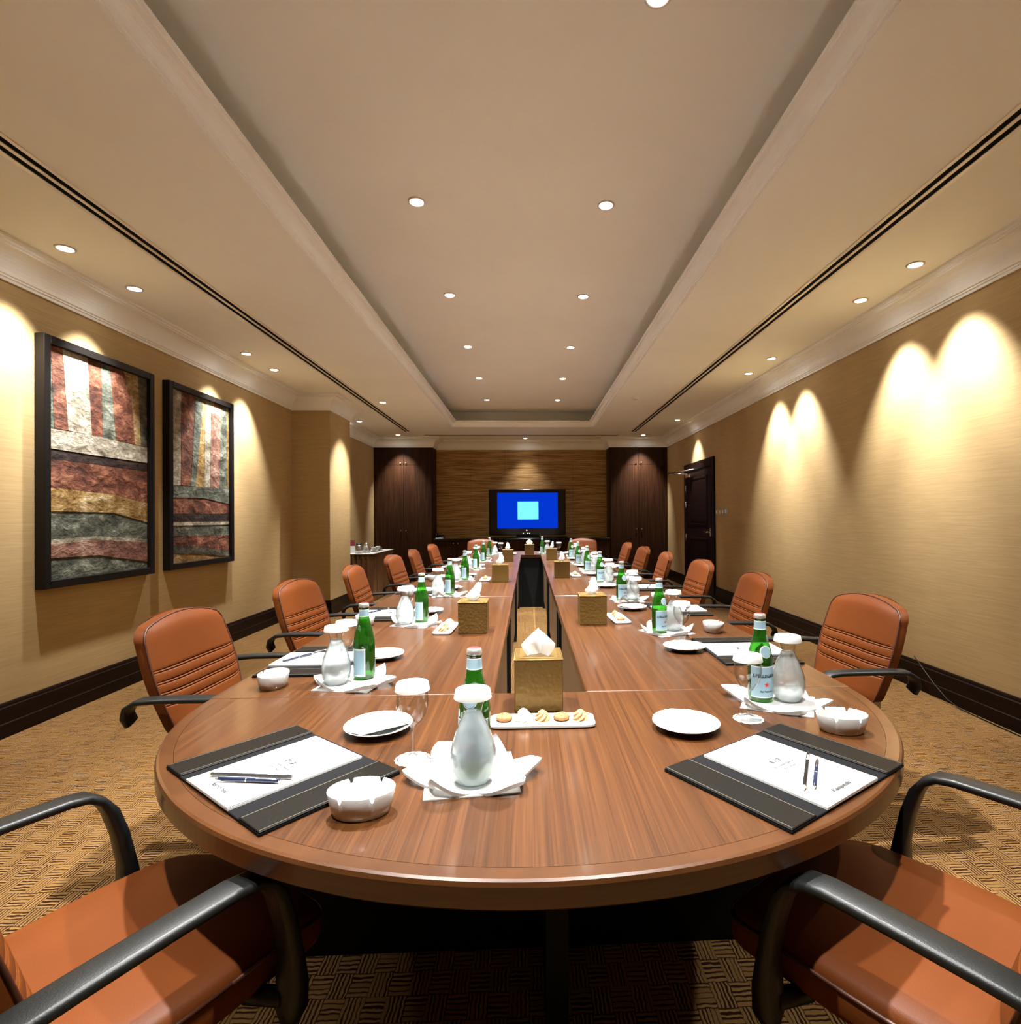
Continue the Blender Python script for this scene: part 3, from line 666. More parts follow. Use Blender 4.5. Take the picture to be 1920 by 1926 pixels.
def disc_on(z, rad, off, n=20):
    vv = [(0, -(rz(z)+off), z)]
    for k in range(n):
        a = 2*math.pi*k/n; zz = z+rad*math.sin(a); xx = rad*math.cos(a); r_ = rz(zz)+off; q = xx/r_; vv.append((r_*math.sin(q), -r_*math.cos(q), zz))
    return MB().add(vv, [(0, 1+k, 1+(k+1) % n) for k in range(n)], True)
B_medb = me(disc_on(.143, .0170, .0012), 'medallion_border', M_labelw)
B_med = me(disc_on(.143, .0145, .0020), 'medallion', M_label)
def star(z, R_, off):
    pts = []
    for k in range(10):
        a = math.pi/2+math.pi*k/5; r_ = R_ if k % 2 == 0 else R_*.40; pts.append((r_*math.cos(a), z+r_*math.sin(a)))
    vv = [(0, -(BR+off), z)]+[((BR+off)*math.sin(x/(BR+off)), -(BR+off)*math.cos(x/(BR+off)), zz) for x, zz in pts]
    return MB().add(vv, [(0, 1+k, 1+(k+1) % 10) for k in range(10)])
B_star = me(star(.052, .0085, .0011), 'red_star', M_star)
B_text = text_mesh('S.PELLEGRINO', .0125, M_txt, bend=(BR+.0011, .072))
B_sub = text_mesh('San Pellegrino', .0068, M_pen, bend=(BR+.0011, .031), shear=.3)
def bottle(x, y, face, label):
    t = thing('water_bottle', label, 'bottle', (x, y, TT+.0036), face, 'green mineral water bottles')
    for nm, m_ in (('glass_body', B_body), ('crown_cap', B_cap)): q_ = obj(nm, m_, None, t)
    obj('cap_print', B_capt, None, q_)
    fl_ = obj('front_label', B_front, None, t)
    for nm, m_ in (('label_border', B_frontb[0]), ('label_border', B_frontb[1]), ('red_star', B_star), ('lettering', B_text), ('small_lettering', B_sub)): obj(nm, m_, None, fl_)
    md = obj('medallion', B_medb, None, t); obj('medallion_face', B_med, None, md)
    nk = obj('neck_label', B_neck, None, t); [obj('label_border', b_, None, nk) for b_ in B_neckb]
    bk = obj('back_label', B_backb, None, t, rotz=math.pi); obj('label_print', B_back, None, bk)
    return t
car_prof = [(0, .001), (.030, .001), (.036, .004), (.043, .020), (.0465, .042), (.0455, .062), (.040, .085), (.031, .108), (.0225, .127), (.0185, .138), (.0180, .143), (.0205, .153), (.0255, .168), (.0305, .183)]
C_glass = me(MB().lathe(car_prof, 36), 'glass_body', M_glass)
C_water = me(MB().lathe([(max(0, r_-.0022), z+.002) for r_, z in car_prof if z < .137]+[(.0168, .1385), (0, .1385)], 32), 'water', M_water)
def ridged_cover(r_, h):
    n = 48; vv = []; ff = []
    prof = [(0, h), (r_*.90, h), (r_*.93, h-.0012), (r_*1.0, .0)]
    for j, (q, z) in enumerate(prof):
        for k in range(n):
            a = 2*math.pi*k/n; rr = q*(1+(.012 if (k % 2 and j == 3) else 0)); vv.append((rr*math.cos(a), rr*math.sin(a), z))
    for j in range(3):
        for k in range(n): ff.append((j*n+k, j*n+(k+1) % n, (j+1)*n+(k+1) % n, (j+1)*n+k))
    return MB().add(vv, ff, True)
V_cov = me(ridged_cover(.0375, .0165), 'paper_cover', M_cover)
def strokes():
    m_ = MB()
    for (x, y, l_) in ((-.004, -.004, .030), (.002, .003, .026), (.006, .008, .012)): m_.box(x-l_/2, y-.0006, .01655, x+l_/2, y+.0006, .0167)
    return m_
V_str = me(strokes(), 'embossed_print', M_ink2)
def carafe(x, y, label, clabel):
    t = thing('water_carafe', label, 'carafe', (x, y, TT+.0036), 0, 'water carafes')
    obj('glass_body', C_glass, None, t); obj('water', C_water, None, t)
    c_ = tag(obj('paper_cover', V_cov, None, None, (x, y, TT+.0036+.1672), rnd.uniform(0, 6)), clabel, 'cover', 'paper covers on carafes'); obj('embossed_print', V_str, None, c_)
gl_prof = [(0, .0006), (.030, .0006), (.0335, .0014), (.030, .0022), (.012, .0042), (.0055, .008), (.0036, .016), (.0034, .060), (.0044, .068), (.010, .074), (.020, .083), (.029, .098), (.0342, .116), (.0345, .130), (.0325, .148), (.0300, .166)]
G_me = me(MB().lathe(gl_prof, 36), 'glass_body', M_glass)
def scallop(r_, amp, n=20, h=.0006, fold=None):
    k_ = n*6; pts = []
    for k in range(k_):
        a = 2*math.pi*k/k_; rr = r_+amp*abs(math.sin(n*a/2)); x, y = rr*math.cos(a), rr*math.sin(a)
        if fold is not None: x = max(x, fold)
        pts.append((x, y))
    return MB().prism(pts, 0, h)
D_me = me(scallop(.036, .003, 16), 'glass_doily', M_paper)
def glass(x, y, label, clabel, dlabel):
    tag(obj('paper_doily', D_me, None, None, (x, y, TT+.0003)), dlabel, 'doily', 'paper doilies under glasses')
    t = thing('wine_glass', label, 'glass', (x, y, TT+.0012), 0, 'stemmed water glasses'); obj('glass_body', G_me, None, t)
    c_ = tag(obj('paper_cover', V_cov, None, None, (x, y, TT+.0012+.1512), rnd.uniform(0, 6)), clabel, 'cover', 'paper covers on glasses'); obj('embossed_print', V_str, None, c_)
PL_me = me(MB().lathe([(0, .006), (.045, .006), (.058, .0085), (.080, .0165), (.083, .0185), (.0825, .0195), (.079, .0185), (.058, .011), (.046, .0005), (.042, .0005), (.040, .003), (0, .003)], 44), 'side_plate', M_white)
def plate(x, y, a, label, nlabel):
    t = tag(obj('side_plate', PL_me, None, None, (x, y, TT+.0003)), label, 'plate', 'white side plates')
    tag(obj('paper_napkin', N_me, None, None, (x, y, TT+.0198), a), nlabel, 'paper napkin', 'folded paper napkins on plates')
def folded_paper():
    n = 12; pts = []
    for k in range(n*6+1):
        a = -1.75+3.5*k/(n*6); rr = .078+.004*abs(math.sin(n*1.2*a)); pts.append((rr*math.cos(a), rr*math.sin(a)))
    pts.append((-.050, .06)); pts.append((-.052, -.06))
    m_ = MB().prism(pts, 0, .0012)
    p2 = [(x*.97+.002, y*.95-.004) for x, y in pts]; m_.prism(p2, .0014, .0026)
    return m_
N_me = me(folded_paper(), 'paper_napkin', M_paper)
def ash():
    A_, B_, n = .060, .045, 216
    notch = [math.radians(q) for q in (62, 118, 242, 298)]
    def top(a):
        d = min(abs((a-q+math.pi) % (2*math.pi)-math.pi) for q in notch); return .042-.009*max(0, 1-(d/.068)**4)
    prof = [(.80, 0, .0006), (.84, 0, .002), (.93, .5, 0), (1.0, 1, 0), (.985, 1, .0014), (.945, 1, 0), (.89, .45, 0), (.84, 0, .006), (.5, 0, .0055), (0, 0, .0055)]
    vv = []; ff = []
    for s_, f_, z in prof:
        for k in range(n):
            a = 2*math.pi*k/n; vv.append((A_*s_*math.cos(a), B_*s_*math.sin(a), f_*top(a)+z))
    for j in range(len(prof)-1):
        for k in range(n): ff.append((j*n+k, j*n+(k+1) % n, (j+1)*n+(k+1) % n, (j+1)*n+k))
    ff.append(tuple(range(n-1, -1, -1)))
    return MB().add(vv, ff, True)
A_me = me(ash(), 'ashtray', M_white)
A_print = text_mesh('Emirates Palace', .0075, M_ink, shear=.25, lift=.0062)
def ashtray(x, y, a, label):
    o = tag(obj('ashtray', A_me, None, None, (x, y, TT+.0002), a), label, 'ashtray', 'white oval ashtrays'); obj('crest_print', A_print, None, o, (0, -.003, 0))
# napkin opened like a lily under the carafe and bottle
def napkin_mesh(seed):
    r_ = random.Random(seed); m_ = MB(); n = 6
    c0, s0 = math.cos(seed), math.sin(seed); h_ = .092
    m_.prism([(h_*(a*c0-b*s0), h_*(a*s0+b*c0)) for a, b in ((-1, -1), (1, -1), (1.05, .95), (-.95, 1.05))], .0001, .0024)
    for k in range(n):
        a0 = 2*math.pi*(k+r_.uniform(-.18, .18))/n+seed; R1 = r_.uniform(.118, .160); H = r_.uniform(.012, .040) if k % 3 == 1 else r_.uniform(.004, .016); Wd = r_.uniform(.042, .058); cr = r_.uniform(-.25, .25)
        def fn(u, v, a0=a0, R1=R1, H=H, Wd=Wd, cr=cr, t_=0.0):
            q = 2*u-1; ln = .035+(R1-.035)*v; w_ = Wd*(math.sin(math.pi*(.30+.70*min(v, .999)))**.8)*(1+.15*v)
            ra = math.hypot(ln, q*w_); g_ = max(0, min(1, (ra-.085)/.04)); z = .0030+g_*(.004+H*max(0, (v-.30)/.70)**1.25+.011*max(0, abs(q)-.25)**1.4*(1-.35*v)+.006*math.sin(3.1*q+5*v+a0)*v*(1-v))
            ta = a0+cr*v*v*.6
            x, y = ln*math.cos(ta)-q*w_*math.sin(ta), ln*math.sin(ta)+q*w_*math.cos(ta)
            return (x, y, max(.0004, z-t_))
        m_.grid(fn, 12, 10)
        # rolled hem hanging under the edge, so that the cloth shows its doubled thickness
        ed = [fn(0, j/10) for j in range(11)]+[fn(1, 1-j/10) for j in range(1, 11)]
        cx_, cy_ = (R1*.55)*math.cos(a0), (R1*.55)*math.sin(a0)
        lo = [(cx_+(x-cx_)*.97, cy_+(y-cy_)*.97, max(.0003, z-.007)) for x, y, z in ed]; lo2 = [(cx_+(x-cx_)*.78, cy_+(y-cy_)*.78, max(.0003, z*.7-.008)) for x, y, z in ed]
        N_ = len(ed); m_.add(ed+lo+lo2, [(i+l*N_, i+1+l*N_, i+1+(l+1)*N_, i+(l+1)*N_) for l in range(2) for i in range(N_-1)], True)
    return m_
NK = [me(napkin_mesh(s_), 'cloth_napkin', M_cloth) for s_ in (3, 11, 5)]
# desk pad, note pad, pencil, pen: local x = across the reader (0.42), y = away from the reader (0.29)
PW, PD = .42, .285
DP_b = me(MB().box(-PW/2, -PD/2, 0, PW/2, PD/2, .005, .0012), 'base_board', M_felt)
def flap(s_): 
    m_ = MB(); x0, x1 = (-PW/2, -PW/2+.078) if s_ < 0 else (PW/2-.078, PW/2); return m_.box(x0, -PD/2+.0005, .0052, x1, PD/2-.0005, .0082, .0013)
DP_f = [me(flap(-1), 'side_flap', M_pad), me(flap(1), 'side_flap', M_pad)]
def stitch(s_):
    m_ = MB(); x = s_*(PW/2-.072); m_.box(x-.0006, -PD/2+.003, .0081, x+.0006, PD/2-.003, .0086)
    x = s_*(PW/2-.005); m_.box(x-.0005, -PD/2+.003, .0081, x+.0005, PD/2-.003, .0085); return m_
DP_s = [me(stitch(-1), 'stitching', M_thread), me(stitch(1), 'stitching', M_thread)]
NP = me(MB().box(-.094, -.137, 0, .094, .137, .0042), 'note_pad', M_paper)
NP_sheet = me(MB().add([(-.094, -.137, .0046), (.0935, -.1368, .0062), (.0935, .1365, .0046), (-.094, .1365, .0046), (-.094, -.137, .0043), (.0935, -.1368, .0058), (.0935, .1365, .0043), (-.094, .1365, .0043)],
                       [(0, 1, 2, 3), (7, 6, 5, 4), (0, 4, 5, 1), (1, 5, 6, 2), (2, 6, 7, 3), (3, 7, 4, 0)]), 'top_sheet', M_paper)
T1 = text_mesh('Emirates Palace', .0105, M_ink, shear=.25, name='letterhead', lift=.0066)
T2 = text_mesh('Abu Dhabi', .0095, M_ink, shear=.25, name='letterhead', lift=.0066)
T4 = text_mesh('U.A.E.', .0085, M_ink2, shear=.25, name='letterhead', lift=.0066)
T3 = text_mesh('Kempinski', .0150, M_ink, shear=.4, name='signature_mark', lift=.0066)
def crest():
    m_ = MB()
    for s_ in (-1, 1):
        m_.tube([(s_*.010, -.006, .0067), (s_*.013, -.003, .0067), (s_*.0125, .004, .0067), (s_*.0095, .009, .0067)], .0011, 4)
        m_.tube([(s_*.003, -.005, .0067), (s_*.006, .0, .0067), (s_*.003, .006, .0067)], .0007, 4)
    m_.tube([(-.002, .007, .0067), (0, .011, .0067), (.002, .007, .0067)], .0006, 4).tube([(0, -.005, .0067), (0, .006, .0067)], .0007, 4)
    return m_
T0 = me(crest(), 'crest', M_ink)
PC = me(MB().tube([(-.078, 0, .0039), (.092, 0, .0039)], .0038, 6, smooth=False), 'shaft', M_penc)
PCt = me(MB().tube([(-.0935, 0, .0033), (-.092, 0, .0034), (-.078, 0, .0039)], [.0003, .0008, .0036], 8), 'sharpened_tip', M_wood)
PCm = text_mesh('Kempinski', .006, M_labelw, shear=.3, name='gilt_mark', lift=.0079)
PN = me(MB().tube([(-.058, 0, .0040), (-.050, 0, .0041), (-.02, 0, .0041), (.05, 0, .0041), (.066, 0, .0040)], [.0026, .0038, .0040, .0040, .0034], 10), 'barrel', M_pen)
PNt = me(MB().tube([(-.069, 0, .0034), (-.058, 0, .0040)], [.0006, .0025], 8), 'metal_tip', M_chrome)
PNp = me(MB().tube([(.066, 0, .004), (.072, 0, .004)], [.003, .002], 8), 'push_button', M_chrome)
PNr = me(MB().tube([(-.001, 0, .0041), (.001, 0, .0041)], .0043, 10), 'centre_ring', M_chrome)
PNc = me(MB().box(.02, -.0012, .0079, .06, .0012, .0093), 'pocket_clip', M_chrome)
def deskset(x, y, a, where, pen=True, detail=True):
    t = thing('desk_pad', f'black leather desk pad with stitched side flaps {where}', 'desk pad', (x, y, TT+.0003), a, 'black leather desk pads')
    obj('base_board', DP_b, None, t)
    for f_, s_ in zip(DP_f, DP_s): k = obj('side_flap', f_, None, t); obj('stitching', s_, None, k)
    ca, sa = math.cos(a), math.sin(a)
    def W(lx, ly): return (x+ca*lx-sa*ly, y+sa*lx+ca*ly)
    n = thing('note_pad', f'white note pad lying on the desk pad {where}', 'note pad', (*W(-.004, -.006), TT+.0057), a, 'white note pads')
    obj('sheets', NP, None, n); s_ = obj('top_sheet', NP_sheet, None, n)
    if detail:
        for m_, lx, ly in ((T0, 0, .026), (T1, 0, .004), (T2, 0, -.010), (T4, 0, -.022), (T3, .0, -.117)): obj(m_.name.split('.')[0], m_, None, s_, (lx, ly, 0))
    if pen:
        for nm, cat, lx, ly, da, g_ in (('pencil', 'pencil', pen[0], pen[1], pen[4], 'black pencils'), ('ballpoint_pen', 'pen', pen[2], pen[3], pen[5], 'navy pens')):
            wx, wy = W(lx, ly)
            if len(pen) > 6: wx, wy = (pen[6] if nm == 'pencil' else pen[7])[:2]; da = (pen[6] if nm == 'pencil' else pen[7])[2]-a
            p_ = thing(nm, (f'sharpened black pencil on the note pad {where}' if nm == 'pencil' else f'navy ballpoint pen on the note pad {where}'), cat, (wx, wy, TT+.0122), a+da, g_)
            if nm == 'pencil': obj('shaft', PC, None, p_); obj('sharpened_tip', PCt, None, p_); obj('gilt_mark', PCm, None, p_, (.055, -.002, 0))
            else: obj('barrel', PN, None, p_); obj('metal_tip', PNt, None, p_); obj('push_button', PNp, None, p_); obj('centre_ring', PNr, None, p_); obj('pocket_clip', PNc, None, p_)

# ------------------------------------------------------------------ place settings
def pen_px(x0, y0, x1, y1):
    a_, b_ = atz(x0, y0, TT+.014), atz(x1, y1, TT+.014); return (a_.x+b_.x)/2, (a_.y+b_.y)/2, math.atan2(b_.y-a_.y, b_.x-a_.x)
def P2(px, py): v = atz(px, py, TT); return v.x, v.y
def setting(where, bx, cx, gx, plx, ax, nk, face, dp, nkr, pen, detail=True, pa=0.0, aa=0.0, nrot=0.0):
    # bx.. : (x, y) of bottle, carafe, glass, plate, ashtray ; nk = napkin centre
    tag(obj('cloth_napkin', NK[nkr % 3], None, None, (*nk, TT+.0002), nrot), f'white cloth napkin opened under carafe and bottle {where}', 'napkin', 'opened cloth napkins')
    bottle(*bx, face, f'green water bottle {where}')
    carafe(*cx, f'glass carafe of iced water {where}', f'white paper cover on the carafe {where}')
    glass(*gx, f'stemmed glass {where}', f'white paper cover on the stemmed glass {where}', f'scalloped paper doily under the glass {where}')
    plate(*plx, pa, f'white side plate {where}', f'folded paper napkin on the side plate {where}')
    if ax: ashtray(*ax, aa, f'white oval ashtray {where}')
    deskset(*dp, where, pen, detail)
def quad(pts):
    q = [atz(*p, TT+.004) for p in pts]; c_ = sum(q, Vector())/4; return c_, q
c_, q = quad([(297, 1441), (568, 1366), (755, 1452), (490, 1575)])
# reader sits below left; pad long side runs q0->q3
d = ((q[3]-q[0])+(q[2]-q[1])).normalized(); aL = math.atan2(d.y, d.x)
W1 = 'at the near left end place'
def loc(c_, a, lx, ly): return (c_.x+math.cos(a)*lx-math.sin(a)*ly, c_.y+math.sin(a)*lx+math.cos(a)*ly)
setting(W1, P2(893, 1438), P2(890, 1472), P2(776, 1428), P2(712, 1375), P2(680, 1527), P2(888, 1458), -.25,
        (c_.x, c_.y, aL), 0, (-.025, -.062, .005, -.088, 0, 0, pen_px(387, 1457, 547, 1463), pen_px(405, 1467, 522, 1471)), True, 2.2, aL+.75, .3)
c_, q = quad([(1245, 1446), (1478, 1362), (1690, 1439), (1492, 1570)])
d = ((q[2]-q[1])+(q[3]-q[0])).normalized(); aR = math.atan2(d.y, d.x)+math.pi/2
d2 = ((q[1]-q[0])+(q[2]-q[3])).normalized(); aR = math.atan2(d2.y, d2.x)
W2 = 'at the near right end place'
setting(W2, P2(1430, 1318), P2(1482, 1318), P2(1407, 1352), P2(1290, 1370), P2(1583, 1374), P2(1462, 1322), .12,
        (c_.x, c_.y, aR), 1, (.0, -.045, .03, -.052, 0, 0, pen_px(1512, 1487, 1520, 1417), pen_px(1531.5, 1484, 1537, 1432)), True, 3.4, -.15, 1.1)
LB = [1.84, 2.83, 3.84, 4.76, 5.75, 6.74]; RB = [2.50, 3.47, 4.47, 5.36, 6.25, 7.20]
for i, y in enumerate(LB):
    wv = f'at the {ORD[i]} left-side place from the camera'; j = rnd.uniform(-.012, .012); x = -.555
    setting(wv, (x+.01, y+.02), (x-.062, y-.035), (x-.09, y+.15), (x-.005+j, y+.29), (x-.255+j, y-.045), (x-.008, y-.03), math.pi-.25+j*8,
            (-.782, y+.262, -math.pi/2), i, (-.04, -.06, .0, -.075, math.radians(-35+i*6), math.radians(-30-i*5)), i < 2, .9+i, math.pi/2+.15, .7*i+(.5 if i == 1 else 0))
for i, y in enumerate(RB):
    wv = f'at the {ORD[i]} right-side place from the camera'; j = rnd.uniform(-.012, .012); x = .592-.008*i
    setting(wv, (x, y), (x+.078, y+.048), (x+.055, y-.175), (x+.015+j, y-.32), (x+.245+j, y+.015), (x+.038, y+.02), .55+j*8,
            (.838, y-.355, math.pi/2), i+1, (-.03, -.055, .0, -.065, math.radians(150+i*5), math.radians(146+i*7)), i < 2, -.4+i, math.pi/2, .9*i+.4)
setting('at the far left end place', (-.545, 7.76), (-.47, 7.80), (-.40, 8.02), (-.25, 7.90), None, (-.51, 7.79), 2.6, (-.50, 8.22, math.radians(197)), 2, None, False, 1.0, 0, .2)
setting('at the far right end place', (.20, 8.055), (.275, 8.12), (.44, 8.03), (.53, 7.93), None, (.26, 8.095), 2.6, (.63, 8.21, math.radians(163)), 0, None, False, 2.0, 0, .4)

# ------------------------------------------------------------------ tissue boxes, cookie dishes, cookies
BS, BH = .132, .143
def shell():
    h_ = BS/2; m_ = MB().box(-h_, -h_, 0, h_, h_, BH, .0025); return m_
TB_body = me(shell(), 'box_body', M_brass)
TB_top = me(MB().box(-.052, -.052, BH, .052, .052, BH+.0012), 'lid_plate', M_brass2)
TB_rim = me(MB().tube([(-BS/2, -BS/2, BH-.001), (BS/2, -BS/2, BH-.001), (BS/2, BS/2, BH-.001), (-BS/2, BS/2, BH-.001), (-BS/2, -BS/2, BH-.001)], .0016, 6), 'rolled_edge', M_brass2)
def tissue_fan(seed, broad):
    r_ = random.Random(seed)
    if broad:
        def fn(u, v):
            a = 2*u-1
            w_ = .030+.018*math.sin(min(1, v*2.2)*math.pi/2) if v < .42 else .048*max(0, 1-(v-.42)/.58)**.85
            return (a*w_, .016*math.cos(a*2.3)-.012+.006*math.sin(6*a+3*v)*(1-v), .075*v+.001)
        return MB().grid(fn, 22, 18)
    lean = r_.uniform(-.02, .02)
    def fn(u, v):
        a = 2*math.pi*u; w_ = .026*(1-v)**.5+.003 if v > .35 else .014+.016*math.sin(v/.35*math.pi*.6)
        tw = a+v*2.2; k = 1+.35*math.sin(3*a)
        return (w_*k*math.cos(tw)+lean*v*v*1.6, .45*w_*k*math.sin(tw), .082*v*(1-.0*v)+.001+.004*math.sin(2*a)*(v > .9))
    return MB().grid(fn, 20, 16, wrapu=True)
TI = {True: me(tissue_fan(1, True), 'tissue', M_tissue)}
TIs = [me(tissue_fan(s_, False), 'tissue', M_tissue) for s_ in (2, 5, 9)]
def tissue_box(pl, pr, py, label, tl, broad=False, k=0):
    a = atz(pl, py, TT); b = atz(pr, py, TT); cx = (a.x+b.x)/2; cy = (a.y+b.y)/2+BS/2
    t = thing('tissue_box_cover', label, 'tissue box', (cx, cy, TT+.0002), 0, 'hammered brass tissue boxes')
    obj('box_body', TB_body, None, t); obj('lid_plate', TB_top, None, t); obj('rolled_edge', TB_rim, None, t)
    tag(obj('tissue', TI[True] if broad else TIs[k % 3], None, None, (cx, cy-.01, TT+BH+.0012), .3*k if not broad else 0), tl, 'tissue', 'tissues pulled from the boxes')
    return cx, cy
boxes = [tissue_box(967, 1060, 1340, 'square hammered brass tissue box at the near end of the centre gap', 'broad pointed white tissue in the nearest brass box', True)]
for i, (a, b, y) in enumerate(((863, 914, 1192.5), (926, 955, 1095.5), (944.5, 965, 1056.5))):
    boxes.append(tissue_box(a, b, y, f'square hammered brass tissue box on the left table run, {ORD[i]} from the camera', f'twisted white tissue in the {ORD[i]} left brass box', False, i))
for i, (a, b, y) in enumerate(((1092, 1141, 1176), (1044, 1071, 1087.5), (1028, 1048, 1053.5))):
    boxes.append(tissue_box(a, b, y, f'square hammered brass tissue box on the right table run, {ORD[i]} from the camera', f'twisted white tissue in the {ORD[i]} right brass box', False, i+1))
boxes.append(tissue_box(987, 1004, 1043, 'square hammered brass tissue box beyond the far end of the gap', 'white tissue in the farthest brass box', True))
def dish(l_, w_):
    m_ = MB(); rings = [(.006, 0), (0, .004), (0, .009), (.004, .011), (.012, .0095), (.02, .009)]
    def rr(i, k, n=32):
        a = 2*math.pi*(k+.5)/n; c0, s0 = math.cos(a), math.sin(a); e = .22
        return (math.copysign(abs(c0)**e, c0)*(l_/2-i), math.copysign(abs(s0)**e, s0)*(w_/2-i))
    vv = [(*rr(i, k), z) for i, z in rings for k in range(32)]; ff = [tuple(range(31, -1, -1)), tuple(range(5*32, 6*32))]
    for j in range(5):
        for k in range(32): ff.append((j*32+k, j*32+(k+1) % 32, (j+1)*32+(k+1) % 32, (j+1)*32+k))
    return m_.add(vv, ff)
DI = me(dish(.268, .088), 'cookie_dish', M_white)
CK = me(MB().lathe([(0, .0), (.017, .0005), (.0215, .005), (.0195, .011), (.012, .0145), (0, .0155)], 20), 'cookie', M_cookie)
def chips():
    m_ = MB(); r_ = random.Random(4)
    for _ in range(7):
        a, q = r_.uniform(0, 6.28), r_.uniform(.004, .014); z = .0155-.22*q; m_.lathe([(.0017, z), (.0013, z+.0014), (0, z+.0018)], 6, q*math.cos(a), q*math.sin(a))
    return m_
CKc = me(chips(), 'chips', M_chip)
def swirl(rad, h):
    def fn(u, v):
        a = 2*math.pi*u; r_ = rad*max(0, 1-v**2.0)**.62*(1-.12*v)*(.87+.13*math.cos(6*(a-2.2*v))) ; return (r_*math.cos(a), r_*math.sin(a), h*v)
    return MB().grid(fn, 42, 14, wrapu=True)
SW = me(swirl(.0215, .025), 'swirl', M_swirl); MG = me(swirl(.0225, .030), 'swirl', M_mering)
def cookie(kind, x, y, label):
    if kind == 'c':
        t = thing('chip_cookie', label, 'cookie', (x, y, TT+.0098), rnd.uniform(0, 6), 'small cookies'); obj('biscuit', CK, None, t); obj('chips', CKc, None, t)
    else: tag(obj('butter_swirl' if kind == 's' else 'meringue', SW if kind == 's' else MG, None, None, (x, y, TT+.0098), rnd.uniform(0, 6)), label, 'cookie', 'small cookies')
def dishset(cx, cy, a, kinds, where, step=.049):
    tag(obj('cookie_dish', DI, None, None, (cx, cy, TT+.0002), a), f'long white cookie dish {where}', 'dish', 'white cookie dishes')
    nmz = {'c': 'round chip cookie', 's': 'piped butter cookie', 'm': 'white meringue swirl'}
    n = len(kinds)
    for i, k in enumerate(kinds):
        o = (i-(n-1)/2)*step; cookie(k, cx+math.cos(a)*o, cy+math.sin(a)*o, f'{nmz[k]}, {ORD[i]} along the dish {where}')
d0 = atz(1020, 1360, TT); dishset(d0.x, d0.y, -.012, 'cmscs', 'before the nearest tissue box')
d0 = atz(836, 1186, TT); dishset(d0.x+.004, d0.y+.03, math.pi/2-.03, 'scsms', 'beside the first left tissue box')
d0 = atz(1163, 1166, TT); dishset(d0.x, d0.y+.02, math.pi/2+.05, 'cmcs', 'beside the first right tissue box')
d0 = atz(912.5, 1091, TT); dishset(d0.x, d0.y+.02, math.pi/2, 'cs', 'beside the second left tissue box')
d0 = atz(1082, 1083, TT); dishset(d0.x, d0.y+.02, math.pi/2, 'cm', 'beside the second right tissue box')

# ------------------------------------------------------------------ skirted buffet behind the pillar
bt = thing('buffet_table', 'skirted buffet table with brown pleats behind the pillar', 'table', (0, 0, 0))
bx0, bx1, by0, by1 = XL+.04, -2.37, 8.50, 9.72
obj('table_board', MB().box(bx0, by0, .70, bx1, by1, .728), M_wood, bt)
ol = [(bx0, by1), (bx0, by0), (bx1, by0), (bx1, by1)]
def pleats():
    pts = []; seq = [(bx0, by0), (bx1, by0), (bx1, by1), (bx0, by1)]
    for (a, b) in zip(seq[:-1], seq[1:]):
        a, b = Vector(a), Vector(b); L_ = (b-a).length; nn = int(L_/.012); d = (b-a)/L_; no = Vector((d.y, -d.x))
        for k in range(nn): s_ = L_*k/nn; pts.append(a+d*s_+no*(.012+.012*math.sin(s_*2*math.pi/.075)))
    n = len(pts); vv = [(p.x, p.y, z) for z in (.012, .35, .722) for p in pts]
    return MB().add(vv, [(j*n+i, j*n+i+1, (j+1)*n+i+1, (j+1)*n+i) for j in range(2) for i in range(n-1)], True)
obj('pleated_skirt', pleats(), M_skirt, bt)
tag(obj('table_cloth', MB().box(bx0-.005, by0-.03, .729, bx1+.03, by1+.03, .737, .002), M_cloth), 'white cloth covering the skirted buffet table top', 'tablecloth')
cup = me(MB().lathe([(0, .001), (.022, .001), (.024, .004), (.030, .02), (.036, .05), (.038, .062), (.0365, .062), (.034, .05), (.028, .02), (.02, .006), (0, .006)], 20), 'cup_bowl', M_white)
cuph = me(MB().tube([(.036, 0, .052), (.052, 0, .05), (.056, 0, .036), (.048, 0, .022), (.031, 0, .02)], .0035, 6), 'cup_handle', M_white)
sau = me(MB().lathe([(0, .001), (.03, .001), (.07, .010), (.072, .012), (.068, .012), (.03, .005), (0, .005)], 24), 'saucer', M_white)
BZ = .7375
k = 0
for (x, y) in ((-2.47, 8.98), (-2.50, 9.12), (-2.47, 9.26), (-2.52, 9.40), (-2.60, 9.05), (-2.62, 9.2)):
    lb = ['nearest the front edge', 'second along the front edge', 'third along the front edge', 'farthest along the front edge', 'nearer one of the back row', 'farther one of the back row'][k]
    tag(obj('saucer', sau, None, None, (x, y, BZ)), f'white saucer on the buffet, {lb}', 'saucer', 'saucers on the buffet')
    t = thing('coffee_cup', f'white coffee cup on the buffet, {lb}', 'cup', (x, y, BZ+.0055), 0, 'coffee cups on the buffet'); obj('cup_bowl', cup, None, t); obj('cup_handle', cuph, None, t, rotz=-.9+.3*k); k += 1
t = thing('coffee_pot', 'chrome lidded coffee pot on the buffet', 'pot', (-2.53, 8.78, BZ))
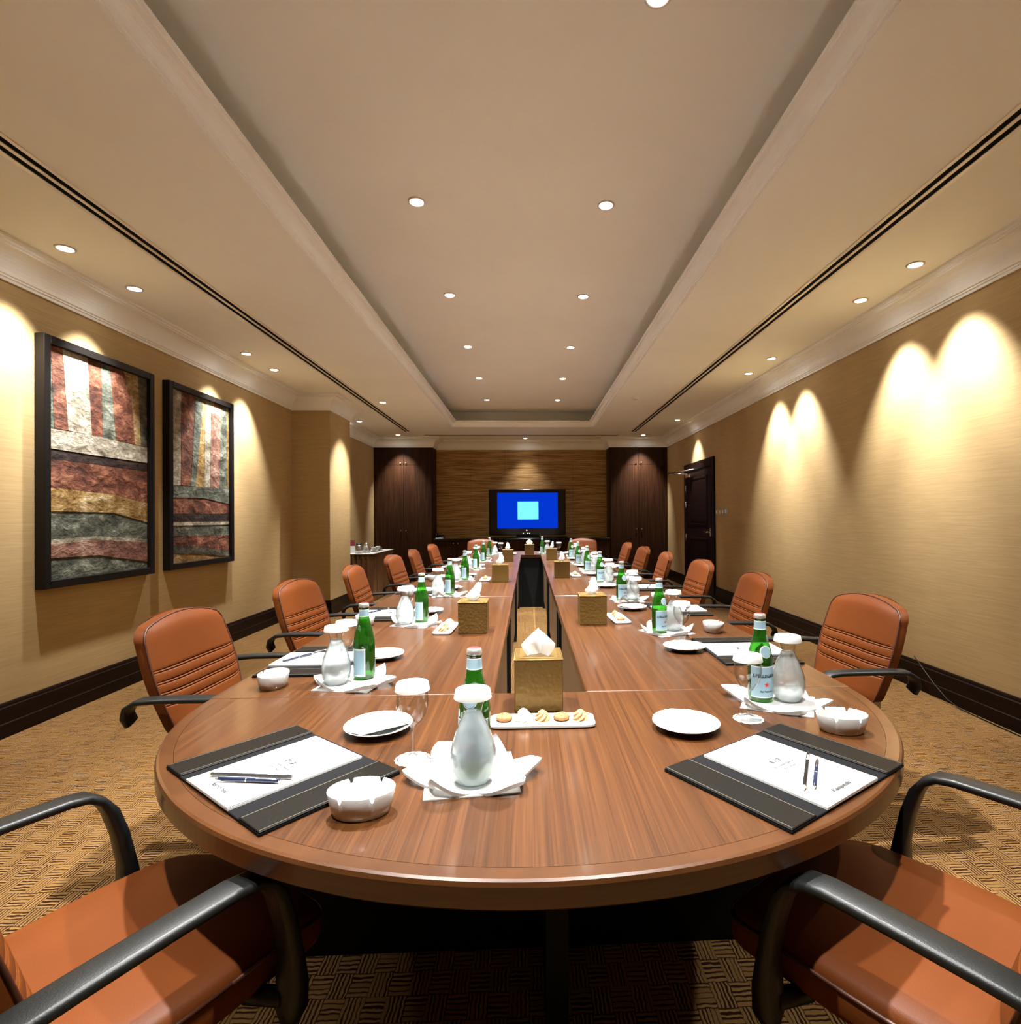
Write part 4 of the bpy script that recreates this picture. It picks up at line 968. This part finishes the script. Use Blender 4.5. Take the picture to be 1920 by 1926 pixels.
obj('pot_body', MB().lathe([(0, 0), (.055, 0), (.062, .01), (.064, .06), (.05, .10), (.034, .125), (.036, .135), (.02, .148), (.008, .155), (.012, .165), (0, .17)], 24), M_ltan, t)
obj('pot_handle', MB().tube([(.0, -.05, .10), (.0, -.10, .105), (.0, -.105, .05), (.0, -.06, .03)], .006, 8), M_ltan, t)
obj('spout', MB().tube([(0, .055, .05), (0, .09, .085), (0, .105, .12)], [.014, .010, .008], 8), M_ltan, t)
t = thing('steel_urn', 'tall brushed steel flask on the buffet near the pillar', 'flask', (-2.60, 8.62, BZ))
obj('flask_body', MB().lathe([(0, 0), (.052, 0), (.055, .006), (.055, .10), (.046, .125), (.04, .13)], 24, close=True), M_ltan, t)
obj('flask_lid', MB().lathe([(.041, .1305), (.041, .145), (.02, .152), (0, .153)], 20), M_blk, t)
t = thing('tea_box', 'dark brown tea box between flask and coffee pot', 'box', (-2.74, 8.93, BZ))
obj('box_body', MB().box(-.055, -.07, 0, .055, .07, .055, .003), M_dark, t); obj('box_lid', MB().box(-.057, -.072, .0555, .057, .072, .07, .003), M_dark, t)
t = thing('menu_card', 'standing maroon and white menu card on the buffet', 'card', (-2.75, 8.74, BZ), .5)
obj('card_board', MB().add([(-.06, 0, 0), (.06, 0, 0), (.06, -.0+.035, .2), (-.06, .035, .2), (-.06, .004, 0), (.06, .004, 0), (.06, .039, .2), (-.06, .039, .2)], [(0, 1, 2, 3), (7, 6, 5, 4), (0, 4, 5, 1), (1, 5, 6, 2), (2, 6, 7, 3), (3, 7, 4, 0)]), M_paper, t)
obj('maroon_panel', MB().add([(-.058, .0175-.001, .105), (.058, .0165, .105), (.058, .033, .198), (-.058, .033, .198)], [(0, 1, 2, 3)]), M_red, t)
# thin black cable down the right wall skirting
tag(obj('cable', MB().tube([(XR-.036, 3.95, .235), (XR-.045, 3.86, .18), (XR-.05, 3.74, .10), (XR-.05, 3.62, .03), (XR-.055, 3.50, .006), (XR-.06, 3.2, .005), (XR-.06, 2.6, .005)], .0035, 6), M_blk), 'thin black cable trailing along the right skirting board', 'cable')
